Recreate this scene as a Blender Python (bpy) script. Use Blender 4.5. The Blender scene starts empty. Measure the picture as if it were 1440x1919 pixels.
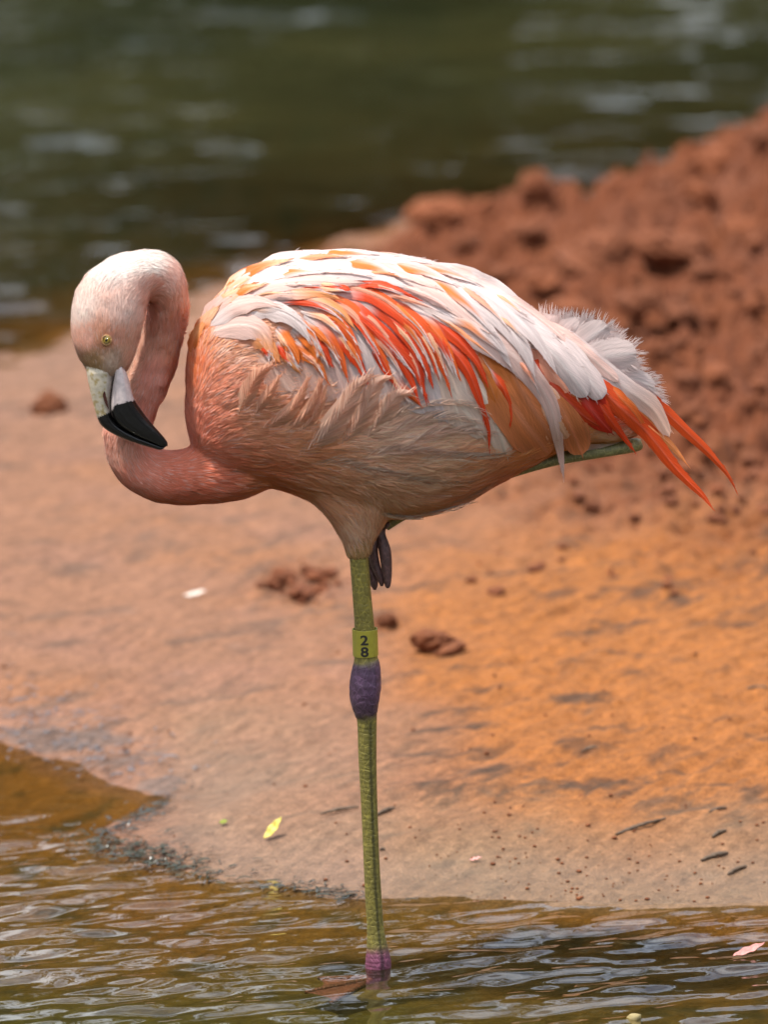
import bpy, bmesh, math, random
import numpy as np
from mathutils import Vector
from mathutils.bvhtree import BVHTree

random.seed(7); rng = np.random.default_rng(7)
scene = bpy.context.scene
COL = scene.collection

# ------------------------------------------------------------------ camera, sky, sun, exposure
PITCH = math.radians(12.0)
CAM = np.array([0.0067, -7.727, 2.1265])
FWD = np.array([0, math.cos(PITCH), -math.sin(PITCH)]); UP = np.array([0, math.sin(PITCH), math.cos(PITCH)])
FPX = 14400.0                                   # focal length in photograph pixels (1440 x 1919)
cam = bpy.data.cameras.new('camera'); camo = bpy.data.objects.new('camera', cam); COL.objects.link(camo)
camo.location = CAM; camo.rotation_euler = (math.pi/2 - PITCH, 0, 0)
cam.sensor_fit = 'VERTICAL'; cam.sensor_height = 36; cam.lens = FPX/1919*36
cam.clip_start = 0.1; cam.clip_end = 2000
cam.dof.use_dof = True; cam.dof.focus_distance = 7.95; cam.dof.aperture_fstop = 5.2
scene.camera = camo

SUN_EL, SUN_AZ = math.radians(68), math.radians(-112)   # azimuth from +Y (away from camera), negative = to the left
world = bpy.data.worlds.new('World'); scene.world = world; world.use_nodes = True
nt = world.node_tree; bg = nt.nodes['Background']
sky = nt.nodes.new('ShaderNodeTexSky'); sky.sky_type = 'NISHITA'; sky.sun_disc = False
sky.sun_elevation = SUN_EL; sky.sun_rotation = SUN_AZ; sky.dust_density = 3.0; sky.ozone_density = 1.0; sky.air_density = 1.0
# bright broken cloud spread evenly over the whole dome
wtc = nt.nodes.new('ShaderNodeTexCoord'); wmp = nt.nodes.new('ShaderNodeMapping'); wmp.inputs['Scale'].default_value = (1, 1, 2.2); nt.links.new(wtc.outputs['Generated'], wmp.inputs[0])
wnz = nt.nodes.new('ShaderNodeTexNoise'); wnz.inputs['Scale'].default_value = 3.2; wnz.inputs['Detail'].default_value = 6; nt.links.new(wmp.outputs[0], wnz.inputs['Vector'])
wrp = nt.nodes.new('ShaderNodeMapRange'); wrp.inputs['From Min'].default_value = .36; wrp.inputs['From Max'].default_value = .56; nt.links.new(wnz.outputs['Fac'], wrp.inputs[0])
wmx = nt.nodes.new('ShaderNodeMix'); wmx.data_type = 'RGBA'; nt.links.new(wrp.outputs[0], wmx.inputs[0]); nt.links.new(sky.outputs[0], wmx.inputs[6]); wmx.inputs[7].default_value = (12.8, 13.7, 15.0, 1)
nt.links.new(wmx.outputs[2], bg.inputs[0]); bg.inputs[1].default_value = 0.12
sun = bpy.data.lights.new('sun', 'SUN'); suno = bpy.data.objects.new('sun', sun); COL.objects.link(suno)
sun.energy = 4.0; sun.angle = math.radians(3.0); sun.color = (1.0, 0.95, 0.87)
sd = Vector((math.cos(SUN_EL)*math.sin(SUN_AZ), math.cos(SUN_EL)*math.cos(SUN_AZ), math.sin(SUN_EL)))
suno.rotation_euler = sd.to_track_quat('Z', 'Y').to_euler(); suno.location = (-4, -4, 8)
scene.view_settings.view_transform = 'Standard'; scene.view_settings.look = 'None'
scene.view_settings.exposure = 0.47; scene.view_settings.gamma = 1.0
scene.render.engine = 'CYCLES'
scene.cycles.use_denoising = True
scene.cycles.max_bounces = 8; scene.cycles.transparent_max_bounces = 12
scene.cycles.caustics_reflective = False; scene.cycles.caustics_refractive = False

# ------------------------------------------------------------------ helpers
def ray(px, py):
    px = np.asarray(px, float); py = np.asarray(py, float)
    d = np.stack([(px-720)/FPX, np.zeros_like(px), np.zeros_like(px)], -1) + FWD + ((959.5-py)/FPX)[..., None]*UP
    return d
def P(px, py, Y=0.0):            # photo pixel -> point on the vertical plane y = Y
    d = ray(px, py); t = (Y - CAM[1])/d[..., 1]
    return CAM + d*np.asarray(t)[..., None]
def G(px, py, z=0.0):            # photo pixel -> point on the level plane at height z
    d = ray(px, py); t = (z - CAM[2])/d[..., 2]
    return CAM + d*np.asarray(t)[..., None]
def topx(p):                     # world point -> photo pixel
    q = np.asarray(p) - CAM; d = q @ FWD
    return 720 + FPX*q[..., 0]/d, 959.5 - FPX*(q @ UP)/d
PXM = 1/1800.0                   # metres per photo pixel at the bird

_perm = rng.permutation(256); _perm = np.concatenate([_perm, _perm, _perm])
_ang = rng.uniform(0, 2*np.pi, 256); _gx, _gy = np.cos(_ang), np.sin(_ang)
def perlin(x, y):
    xi = np.floor(x).astype(int); yi = np.floor(y).astype(int); xf = x-xi; yf = y-yi
    u = xf*xf*xf*(xf*(xf*6-15)+10); v = yf*yf*yf*(yf*(yf*6-15)+10)
    def g(ix, iy, fx, fy):
        h = _perm[_perm[ix & 255] + (iy & 255)]; return _gx[h]*fx + _gy[h]*fy
    a = g(xi, yi, xf, yf); b = g(xi+1, yi, xf-1, yf); c = g(xi, yi+1, xf, yf-1); d = g(xi+1, yi+1, xf-1, yf-1)
    return (a+(b-a)*u) + ((c+(d-c)*u)-(a+(b-a)*u))*v
def fbm(x, y, oct=5, gain=0.5, ridged=False):
    s = 0; a = 1; n = 0
    for i in range(oct):
        p = perlin(x*2**i + 17.3*i, y*2**i - 9.1*i)
        s = s + a*((1-2*np.abs(p))*1.0 - 0.5 if ridged else p*1.6); n += a; a *= gain
    return s/n
def sstep(a, b, x):
    t = np.clip((x-a)/(b-a), 0, 1); return t*t*(3-2*t)

def mesh_np(name, verts, faces, smooth=True):
    verts = np.asarray(verts, np.float32); faces = np.asarray(faces, np.int32)
    me = bpy.data.meshes.new(name); k = faces.shape[1]
    me.vertices.add(len(verts)); me.vertices.foreach_set('co', verts.ravel())
    me.loops.add(faces.size); me.loops.foreach_set('vertex_index', faces.ravel())
    me.polygons.add(len(faces)); me.polygons.foreach_set('loop_start', np.arange(0, faces.size, k, dtype=np.int32))
    me.update(calc_edges=True); me.validate()
    if smooth: me.polygons.foreach_set('use_smooth', np.ones(len(me.polygons), bool))
    return me
def set_col(me, cols, name='Col'):
    a = me.attributes.new(name, 'FLOAT_COLOR', 'POINT')
    c = np.ones((len(me.vertices), 4), np.float32); c[:, :3] = cols; a.data.foreach_set('color', c.ravel())
def set_float(me, vals, name):
    a = me.attributes.new(name, 'FLOAT', 'POINT'); a.data.foreach_set('value', np.asarray(vals, np.float32))
def set_vec(me, vals, name):
    a = me.attributes.new(name, 'FLOAT_VECTOR', 'POINT'); a.data.foreach_set('vector', np.asarray(vals, np.float32).ravel())
def link(name, me, mat=None, parent=None, **props):
    o = bpy.data.objects.new(name, me); COL.objects.link(o)
    if mat is not None and me is not None and not me.materials: me.materials.append(mat)
    if parent is not None: o.parent = parent
    for k, v in props.items(): o[k] = v
    return o
def grid_faces(nr, nc, off=0, closed=False):
    r = np.arange(nr-1)[:, None]; c = np.arange(nc if closed else nc-1)[None, :]
    c2 = (c+1) % nc
    a = r*nc+c; b = r*nc+c2; d = (r+1)*nc+c2; e = (r+1)*nc+c
    return np.stack([a, b, d, e], -1).reshape(-1, 4) + off
def crom(pts, n):                # Catmull-Rom resample
    pts = np.asarray(pts, float); m = len(pts)
    if m == 2: return pts[0] + (pts[1]-pts[0])*np.linspace(0, 1, n)[:, None]
    seg = np.linalg.norm(np.diff(pts[:, :2], axis=0), axis=1); s = np.concatenate([[0], np.cumsum(seg)]); s /= s[-1]
    ext = np.vstack([2*pts[0]-pts[1], pts, 2*pts[-1]-pts[-2]])
    t = np.linspace(0, 1, n); out = []
    for tt in t:
        i = min(max(np.searchsorted(s, tt, 'right')-1, 0), m-2); f = (tt-s[i])/(s[i+1]-s[i])
        p0, p1, p2, p3 = ext[i], ext[i+1], ext[i+2], ext[i+3]
        out.append(0.5*(2*p1 + (p2-p0)*f + (2*p0-5*p1+4*p2-p3)*f*f + (3*p1-p0-3*p2+p3)*f**3))
    return np.array(out)

# ------------------------------------------------------------------ materials
def new_mat(name):
    m = bpy.data.materials.new(name); m.use_nodes = True
    n = m.node_tree.nodes; l = m.node_tree.links
    return m, n, l, n['Principled BSDF'], n['Material Output']
def node(n, t, **kw):
    x = n.new(t)
    for k, v in kw.items():
        if hasattr(x, k): setattr(x, k, v)
        else: x.inputs[k].default_value = v
    return x
def mulcol(n, l, col, fac_out, lo, hi):
    mr = node(n, 'ShaderNodeMapRange'); mr.inputs['To Min'].default_value = lo; mr.inputs['To Max'].default_value = hi
    l.new(fac_out, mr.inputs[0]); mr.inputs['From Min'].default_value = .28; mr.inputs['From Max'].default_value = .72
    mx = n.new('ShaderNodeVectorMath'); mx.operation = 'SCALE'; l.new(col, mx.inputs[0]); l.new(mr.outputs[0], mx.inputs['Scale'])
    return mx.outputs[0]

def mat_ground():
    m, n, l, b, out = new_mat('clay_ground')
    at = node(n, 'ShaderNodeAttribute', attribute_name='Col'); wet = node(n, 'ShaderNodeAttribute', attribute_name='wet')
    tc = node(n, 'ShaderNodeTexCoord')
    n1 = node(n, 'ShaderNodeTexNoise', Scale=70.0, Detail=8.0, Roughness=0.7); l.new(tc.outputs['Object'], n1.inputs['Vector'])
    mp = node(n, 'ShaderNodeMapping'); mp.vector_type = 'TEXTURE'; mp.inputs['Rotation'].default_value = (0, 0, 1.0); mp.inputs['Scale'].default_value = (1/16, 1/90, 1/40)
    l.new(tc.outputs['Object'], mp.inputs[0])
    n2 = node(n, 'ShaderNodeTexNoise', Scale=1.0, Detail=7.0, Roughness=0.65); l.new(mp.outputs[0], n2.inputs['Vector'])
    n3 = node(n, 'ShaderNodeTexNoise', Scale=330.0, Detail=4.0, Roughness=0.7); l.new(tc.outputs['Object'], n3.inputs['Vector'])
    c = mulcol(n, l, at.outputs['Color'], n1.outputs['Fac'], 0.62, 1.34)
    c = mulcol(n, l, c, n2.outputs['Fac'], 0.74, 1.24)
    c = mulcol(n, l, c, n3.outputs['Fac'], 0.6, 1.38)
    l.new(c, b.inputs['Base Color'])
    rr = node(n, 'ShaderNodeMapRange'); rr.inputs['To Min'].default_value = 0.9; rr.inputs['To Max'].default_value = 0.28
    l.new(wet.outputs['Fac'], rr.inputs[0]); l.new(rr.outputs[0], b.inputs['Roughness'])
    b.inputs['Specular IOR Level'].default_value = 0.35
    ad = node(n, 'ShaderNodeMath', operation='ADD'); l.new(n1.outputs['Fac'], ad.inputs[0]); l.new(n3.outputs['Fac'], ad.inputs[1])
    bp = node(n, 'ShaderNodeBump', Strength=0.75, Distance=0.004); l.new(ad.outputs[0], bp.inputs['Height']); l.new(bp.outputs[0], b.inputs['Normal'])
    return m
def mat_clod(name, c1, c2):
    m, n, l, b, out = new_mat(name)
    tc = node(n, 'ShaderNodeTexCoord'); oi = node(n, 'ShaderNodeObjectInfo')
    n1 = node(n, 'ShaderNodeTexNoise', Scale=45.0, Detail=8.0, Roughness=0.7)
    l.new(tc.outputs['Object'], n1.inputs['Vector'])
    r = node(n, 'ShaderNodeValToRGB'); r.color_ramp.elements[0].position = .3; r.color_ramp.elements[1].position = .7
    r.color_ramp.elements[0].color = (*c1, 1); r.color_ramp.elements[1].color = (*c2, 1)
    l.new(n1.outputs['Fac'], r.inputs[0])
    c = mulcol(n, l, r.outputs[0], oi.outputs['Random'], 0.85, 1.15)
    l.new(c, b.inputs['Base Color']); b.inputs['Roughness'].default_value = 0.92
    bp = node(n, 'ShaderNodeBump', Strength=0.7, Distance=0.004); l.new(n1.outputs['Fac'], bp.inputs['Height']); l.new(bp.outputs[0], b.inputs['Normal'])
    return m
def mat_water():
    m = bpy.data.materials.new('pond_water'); m.use_nodes = True; n = m.node_tree.nodes; l = m.node_tree.links; n.clear()
    out = n.new('ShaderNodeOutputMaterial')
    dp = node(n, 'ShaderNodeAttribute', attribute_name='depth')
    tr = n.new('ShaderNodeBsdfTransparent'); tr.inputs[0].default_value = (0.90, 0.84, 0.62, 1)
    df = n.new('ShaderNodeBsdfDiffuse')
    tc = node(n, 'ShaderNodeTexCoord'); nz = node(n, 'ShaderNodeTexNoise', Scale=1.2, Detail=3.0); l.new(tc.outputs['Object'], nz.inputs['Vector'])
    cr = node(n, 'ShaderNodeValToRGB'); cr.color_ramp.elements[0].color = (.015, .019, .008, 1); cr.color_ramp.elements[1].color = (.034, .034, .012, 1)
    cr.color_ramp.elements[0].position = .35; cr.color_ramp.elements[1].position = .65
    l.new(nz.outputs['Fac'], cr.inputs[0]); l.new(cr.outputs[0], df.inputs[0])
    mx = n.new('ShaderNodeMixShader'); l.new(dp.outputs['Fac'], mx.inputs[0]); l.new(tr.outputs[0], mx.inputs[1]); l.new(df.outputs[0], mx.inputs[2])
    gl = n.new('ShaderNodeBsdfGlossy'); gl.inputs['Roughness'].default_value = 0.02; gl.inputs[0].default_value = (1, 1, 1, 1)
    n2 = node(n, 'ShaderNodeTexNoise', Scale=38.0, Detail=2.0); l.new(tc.outputs['Object'], n2.inputs['Vector'])
    bp = node(n, 'ShaderNodeBump', Strength=0.05, Distance=0.006); l.new(n2.outputs['Fac'], bp.inputs['Height']); l.new(bp.outputs[0], gl.inputs['Normal'])
    fr = node(n, 'ShaderNodeFresnel', IOR=1.6); l.new(bp.outputs[0], fr.inputs['Normal'])
    m2 = n.new('ShaderNodeMixShader'); l.new(fr.outputs[0], m2.inputs[0]); l.new(mx.outputs[0], m2.inputs[1]); l.new(gl.outputs[0], m2.inputs[2])
    l.new(m2.outputs[0], out.inputs[0])
    return m
def mat_feather(name, streak=True, trans=0.22, rough=0.6):
    m, n, l, b, out = new_mat(name)
    at = node(n, 'ShaderNodeAttribute', attribute_name='Col'); c = at.outputs['Color']
    if streak:
        uv = node(n, 'ShaderNodeAttribute', attribute_name='vane')     # metres along, metres across, random
        sp = node(n, 'ShaderNodeSeparateXYZ'); l.new(uv.outputs['Vector'], sp.inputs[0])
        ab = node(n, 'ShaderNodeMath', operation='ABSOLUTE'); l.new(sp.outputs[1], ab.inputs[0])
        k = node(n, 'ShaderNodeMath', operation='MULTIPLY'); l.new(ab.outputs[0], k.inputs[0]); k.inputs[1].default_value = 2.6
        su = node(n, 'ShaderNodeMath', operation='SUBTRACT'); l.new(sp.outputs[0], su.inputs[0]); l.new(k.outputs[0], su.inputs[1])
        cb = node(n, 'ShaderNodeCombineXYZ'); l.new(su.outputs[0], cb.inputs[0]); l.new(sp.outputs[2], cb.inputs[2])
        sc = node(n, 'ShaderNodeVectorMath', operation='MULTIPLY'); l.new(cb.outputs[0], sc.inputs[0]); sc.inputs[1].default_value = (520, 1, 7)
        n1 = node(n, 'ShaderNodeTexNoise', Scale=1.0, Detail=5.0, Roughness=0.7); l.new(sc.outputs[0], n1.inputs['Vector'])
        s2 = node(n, 'ShaderNodeVectorMath', operation='MULTIPLY'); l.new(uv.outputs['Vector'], s2.inputs[0]); s2.inputs[1].default_value = (22, 420, 9)
        n2 = node(n, 'ShaderNodeTexNoise', Scale=1.0, Detail=5.0, Roughness=0.65); l.new(s2.outputs[0], n2.inputs['Vector'])
        c = mulcol(n, l, c, n1.outputs['Fac'], 0.80, 1.16); c = mulcol(n, l, c, n2.outputs['Fac'], 0.82, 1.16)
        ad = node(n, 'ShaderNodeMath', operation='ADD'); l.new(n1.outputs['Fac'], ad.inputs[0]); l.new(n2.outputs['Fac'], ad.inputs[1])
        bp = node(n, 'ShaderNodeBump', Strength=0.45, Distance=0.0012); l.new(ad.outputs[0], bp.inputs['Height']); l.new(bp.outputs[0], b.inputs['Normal'])
    l.new(c, b.inputs['Base Color']); b.inputs['Roughness'].default_value = rough
    b.inputs['Specular IOR Level'].default_value = 0.3
    b.inputs['Sheen Weight'].default_value = 0.12; b.inputs['Sheen Roughness'].default_value = 0.4
    t = n.new('ShaderNodeBsdfTranslucent'); l.new(c, t.inputs[0])
    mx = n.new('ShaderNodeMixShader'); mx.inputs[0].default_value = trans
    l.new(b.outputs[0], mx.inputs[1]); l.new(t.outputs[0], mx.inputs[2]); l.new(mx.outputs[0], out.inputs[0])
    return m
def mat_attr(name, rough=0.5, bump=0.0, bscale=300.0, vary=0.25, spec=0.5, coat=0.0, stretch=(1, 1, 1)):
    m, n, l, b, out = new_mat(name)
    at = node(n, 'ShaderNodeAttribute', attribute_name='Col'); tc = node(n, 'ShaderNodeTexCoord')
    mp = node(n, 'ShaderNodeMapping'); mp.inputs['Scale'].default_value = stretch; l.new(tc.outputs['Object'], mp.inputs[0])
    n1 = node(n, 'ShaderNodeTexNoise', Scale=bscale, Detail=6.0, Roughness=0.65); l.new(mp.outputs[0], n1.inputs['Vector'])
    c = mulcol(n, l, at.outputs['Color'], n1.outputs['Fac'], 1-vary, 1+vary)
    l.new(c, b.inputs['Base Color']); b.inputs['Roughness'].default_value = rough; b.inputs['Specular IOR Level'].default_value = spec
    b.inputs['Coat Weight'].default_value = coat; b.inputs['Coat Roughness'].default_value = 0.15
    if bump:
        bp = node(n, 'ShaderNodeBump', Strength=bump, Distance=0.001); l.new(n1.outputs['Fac'], bp.inputs['Height']); l.new(bp.outputs[0], b.inputs['Normal'])
    return m
def mat_leg():
    m, n, l, b, out = new_mat('leg_skin')
    at = node(n, 'ShaderNodeAttribute', attribute_name='Col'); tc = node(n, 'ShaderNodeTexCoord')
    mp = node(n, 'ShaderNodeMapping'); mp.inputs['Scale'].default_value = (1, 1, .75); l.new(tc.outputs['Object'], mp.inputs[0])
    vo = node(n, 'ShaderNodeTexVoronoi', feature='DISTANCE_TO_EDGE', Scale=150.0); l.new(mp.outputs[0], vo.inputs['Vector'])
    ed = node(n, 'ShaderNodeMapRange'); ed.inputs['From Max'].default_value = .09; ed.inputs['To Min'].default_value = 1.55; ed.inputs['To Max'].default_value = 1.0; l.new(vo.outputs['Distance'], ed.inputs[0])
    n1 = node(n, 'ShaderNodeTexNoise', Scale=260.0, Detail=6.0, Roughness=0.7); l.new(tc.outputs['Object'], n1.inputs['Vector'])
    c = mulcol(n, l, at.outputs['Color'], n1.outputs['Fac'], .62, 1.38)
    mx = n.new('ShaderNodeVectorMath'); mx.operation = 'SCALE'; l.new(c, mx.inputs[0]); l.new(ed.outputs[0], mx.inputs['Scale'])
    l.new(mx.outputs[0], b.inputs['Base Color']); b.inputs['Roughness'].default_value = .45
    ad = node(n, 'ShaderNodeMath', operation='SUBTRACT'); l.new(n1.outputs['Fac'], ad.inputs[0]); l.new(ed.outputs[0], ad.inputs[1])
    bp = node(n, 'ShaderNodeBump', Strength=.6, Distance=.0008); l.new(ad.outputs[0], bp.inputs['Height']); l.new(bp.outputs[0], b.inputs['Normal'])
    return m
def mat_flat(name, col, rough=0.6, vary=0.2, scale=120.0, spec=0.5):
    m, n, l, b, out = new_mat(name)
    tc = node(n, 'ShaderNodeTexCoord'); n1 = node(n, 'ShaderNodeTexNoise', Scale=scale, Detail=5.0); l.new(tc.outputs['Object'], n1.inputs['Vector'])
    rgb = node(n, 'ShaderNodeRGB'); rgb.outputs[0].default_value = (*col, 1)
    c = mulcol(n, l, rgb.outputs[0], n1.outputs['Fac'], 1-vary, 1+vary)
    l.new(c, b.inputs['Base Color']); b.inputs['Roughness'].default_value = rough; b.inputs['Specular IOR Level'].default_value = spec
    return m
M_GROUND = mat_ground(); M_WATER = mat_water()
M_CLOD = mat_clod('red_clay_clod', (.14, .038, .012), (.31, .095, .032)); M_DARKCLOD = mat_clod('dark_clay_clod', (.10, .028, .009), (.27, .085, .026))
M_FEATHER = mat_feather('feather_vane'); M_DOWN = mat_feather('plumage_down', streak=False, trans=0.32, rough=0.65)
M_SKIN = mat_feather('plumage_base', streak=False, trans=0.0, rough=0.8)
M_LEG = mat_leg(); M_BILL = mat_attr('bill_horn', 0.26, 0.3, 260, 0.18, 0.4, 0.12)
M_EYE = mat_attr('eye', 0.06, 0, 400, 0.12, 0.6, 1.0)
M_LEAF = mat_flat('woodland_leaf', (.040, .052, .018), 0.7, 0.6, 0.6); M_BARK = mat_flat('bark', (.06, .045, .03), 0.9)

# ------------------------------------------------------------------ terrain: clay spit between two reaches of the pond
FRONT = [(-900, 1180), (-300, 1330), (0, 1392), (60, 1405), (130, 1432), (200, 1458), (270, 1480), (325, 1497), (290, 1520), (235, 1545), (215, 1562),
         (245, 1592), (300, 1612), (360, 1630), (430, 1645), (500, 1652), (560, 1662), (620, 1680), (700, 1684), (800, 1683),
         (900, 1687), (1000, 1686), (1100, 1690), (1250, 1692), (1440, 1690), (2200, 1680)]
BACK = [(-900, 860), (-200, 715), (0, 668), (100, 640), (200, 612), (300, 580), (400, 549), (500, 514), (600, 474), (700, 440), (800, 410)]
fw = np.array([G(*p)[:2] for p in FRONT]); bw = np.array([G(*p)[:2] for p in BACK])
fw = np.vstack([[-60, fw[0, 1]+4], fw, [60, fw[-1, 1]-2]])
bw = np.vstack([[-60, bw[0, 1]-3], bw, [0.55, 4.95], [1.2, 5.3], [60, 9]])
def poly_dist(x, y, pl):
    d = np.full(x.shape, 1e9)
    for a, b in zip(pl[:-1], pl[1:]):
        ab = b-a; t = np.clip(((x-a[0])*ab[0]+(y-a[1])*ab[1])/(ab@ab), 0, 1)
        d = np.minimum(d, np.hypot(x-a[0]-t*ab[0], y-a[1]-t*ab[1]))
    return d
def inside(x, y, poly):
    c = np.zeros(x.shape, bool); n = len(poly)
    for i in range(n):
        (x1, y1), (x2, y2) = poly[i], poly[(i+1) % n]
        if y1 == y2: continue
        c ^= ((y1 > y) != (y2 > y)) & (x < (x2-x1)*(y-y1)/(y2-y1)+x1)
    return c
RIDGE_PX = np.array([(600, 500), (700, 445), (780, 388), (850, 380), (960, 345), (1010, 335), (1100, 340), (1200, 318), (1300, 285), (1380, 248), (1440, 226), (1600, 150), (2200, 0)], float)
RY = 4.25
rp = P(RIDGE_PX[:, 0], RIDGE_PX[:, 1], RY)
def terrain_h(x, y, detail=True):
    wx = x + 0.035*fbm(x*7, y*7, 3); wy = y + 0.03*fbm(x*7+40, y*7+3, 3)
    df = poly_dist(wx, wy, fw); db = poly_dist(wx, wy, bw)
    land = inside(wx, wy, np.vstack([fw, bw[::-1]]))
    # land: gentle rise from the front edge, falling to the back edge
    d1 = np.where(land, df, -np.minimum(df, db)); dd = np.minimum(df, db)
    h = 0.075*(1-np.exp(-df/0.45))*sstep(0, 0.7, db) + 0.012*sstep(0, .2, df)*sstep(0, .25, db)
    # rough mound rising to the right
    rz = np.interp(x, rp[:, 0], rp[:, 2]); rz = np.clip(rz, 0, .5)
    prof = np.exp(-np.clip(RY-y, 0, None)**2/(2*1.05**2))*np.where(y > RY, sstep(RY+.75, RY, y), 1)
    h = np.where(land, np.maximum(h, 0) + np.clip(rz-0.108, 0, None)*prof, 0)
    fardep = 0.10 + 0.25*sstep(0.15, 1.6, dd)
    wat = -np.where(y < 2.0, 0.028*sstep(0, .12, dd) + 0.012*sstep(.1, .3, dd) + 0.05*sstep(.35, 1.2, dd) + 0.3*sstep(1.0, 6, dd), fardep*sstep(0, .25, dd))
    far = 1.2*sstep(20, 32, y) + 1.2*sstep(-14, -26, y)
    h = np.where(land, h, wat) + far
    px, py = topx(np.stack([x, y, np.clip(h, 0, None)], -1))
    rough = sstep(-130, 170, (px-640)*0.62 - (py-560)*0.55 + 110*fbm(x*4, y*4, 3))*sstep(1160, 740, py + 90*fbm(x*6+9, y*6, 2))
    rough = np.maximum(rough, .55*np.exp(-((px-560)/75)**2-((py-1092)/34)**2) + .4*np.exp(-((px-720)/30)**2-((py-1165)/22)**2))
    rough = np.where(land & (np.abs(x) < 3), rough, 0)*sstep(0, .15, dd)
    if detail:
        near = np.abs(x) < 4
        h = h + np.where(land, rough*(0.050*fbm(x*4, y*4, 3) + 0.075*fbm(x*9, y*7, 5, 0.55, True) + 0.050*fbm(x*22, y*18, 5, .62) - 0.038*np.exp(-(perlin(x*12+3, y*9)/.07)**2) - 0.02*np.exp(-(perlin(x*25+13, y*19)/.08)**2)), 0)*near
        smooth_r = 0.010*fbm(x*4-y*2, y*5+x*3, 4) + (0.0022+.0115*sstep(760, 1000, px)*sstep(1560, 1440, py))*fbm((.54*x+.84*y)*7+3*perlin(x*3, y*3), (.84*x-.54*y)*26, 5, .64) + 0.004*fbm(x*38, y*30, 3, .6)
        h = h + np.where(land, (1-rough)*smooth_r*sstep(0, .2, df), .004*fbm(x*9, y*9, 4))*near
    return h, land, df, db, rough, px, py

def axis(parts):
    return np.unique(np.round(np.concatenate(parts), 5))
xs = axis([np.arange(-.86, .861, .0052), .86*1.16**np.arange(1, 40), -.86*1.16**np.arange(1, 40)])
ys = axis([np.arange(-1.2, -.3, .02), np.arange(-.3, .1, .009), np.arange(.1, 2.2, .0052), np.arange(2.2, 5.2, .0075), np.arange(5.2, 9, .15), 9*1.15**np.arange(0, 24), -1.2*1.2**np.arange(1, 26)])
X, Y = np.meshgrid(xs, ys); x = X.ravel(); y = Y.ravel()
h, land, df, db, rough, px, py = terrain_h(x, y)
# clay colours (albedo), patches with their own shape
def mix(a, b, t): return a*(1-t)[:, None] + np.asarray(b)*t[:, None]
c = np.tile(np.array([.37, .165, .080]), (len(x), 1))
nA = fbm(x*2.2+5, y*2.2, 4); nB = fbm(x*5-3, y*5+8, 4); nC = fbm((.54*x+.84*y)*9, (.84*x-.54*y)*24, 5, .62)
left = sstep(820, 620, px)
ochre = sstep(-.1, .35, nA*.6 + .9*np.exp(-((px-1230)/340)**2 - ((py-1270)/280)**2) + .35*np.exp(-((px-560)/300)**2-((py-1130)/120)**2) - .12)
c = mix(c, (.46, .165, .034), ochre*.9)
c = mix(c, (.36, .165, .098), sstep(-.1, .4, nB)*.75*left)
c = mix(c, (.225, .060, .018), np.clip(rough*1.1, 0, 1)*.9)
c = mix(c, (.28, .088, .030), rough*sstep(-.1, .4, nB)*.6)
c = mix(c, (.28, .110, .065), rough*sstep(.05, .4, nA)*.55)
c = mix(c, (.31, .185, .13), sstep(900, 640, py)*sstep(560, 260, px)*.6)
c = mix(c, (.125, .060, .030), sstep(.05, .30, nC)*.85*(1-rough)*sstep(.05, .3, df)*sstep(-.05, .3, fbm(x*3+11, y*2.5-4, 3)))
stain = sstep(.02, .35, fbm(x*7+y*2+30, y*15-x*5, 5, .62) + .25*np.exp(-((px-880)/150)**2-((py-1440)/90)**2) - .10)*(1-rough)
c = mix(c, (.085, .052, .034), stain*.85)
beige = sstep(.36, .02, df + .10*nB)*sstep(230, 420, px)
c = mix(c, (.30, .20, .12), beige*.85)
wetpatch = sstep(.10, .5, fbm(x*11, y*18, 4) + .9*np.exp(-((px-120)/170)**2-((py-1400)/55)**2) + .7*np.exp(-((px-300)/60)**2-((py-1480)/40)**2) - .35)*land*sstep(620, 420, px)
c = mix(c, (.15, .135, .13), np.clip(wetpatch, 0, 1)*.75)
c = mix(c, (.36, .215, .155), left*.4*(1-rough))
c = c*np.array([.66, .62, .58])
nD = fbm(x*14, y*14, 5, .6)
under = np.where(land, 0, 1.0)*sstep(-.001, -.008, h)
bed = mix(np.tile(np.array([.26, .115, .024]), (len(x), 1)), (.15, .125, .018), sstep(1480, 1760, py)*np.clip(.75+nA, 0, 1)*sstep(1300, 500, px+nB*400))
bed = mix(bed, (.065, .080, .012), sstep(1680, 1900, py)*.6)
bed = mix(bed, (.035, .034, .010), sstep(.05, .4, nD)*.75)
c = c*(1-under)[:, None] + bed*under[:, None]
c = np.where((y > 9)[:, None] | (y < -8)[:, None], np.array([.09, .08, .03]), c)
wet = np.clip(sstep(.16, .0, df)*land + np.clip(wetpatch, 0, 1) + under, 0, 1)
terr = mesh_np('bank', np.stack([x, y, h], -1), grid_faces(len(ys), len(xs)))
set_col(terr, np.clip(c, .01, .9)); set_float(terr, wet, 'wet')
link('clay_bank', terr, M_GROUND, kind='structure')
def ground_at(gx, gy):
    return float(terrain_h(np.array([gx]), np.array([gy]))[0][0])
def on_ground(gpx, gpy):         # photo pixel -> point on the terrain (march the ray)
    d = ray(gpx, gpy); lo = 5.0; t = np.arange(6.5, 14.5, .01); pts = CAM + d*t[:, None]
    hh = terrain_h(pts[:, 0], pts[:, 1])[0]; hit = np.where(pts[:, 2] <= hh)[0]
    i = hit[0] if len(hit) else np.argmin(np.abs(pts[:, 2]))
    return np.array([pts[i, 0], pts[i, 1], max(hh[i], -1)])

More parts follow.
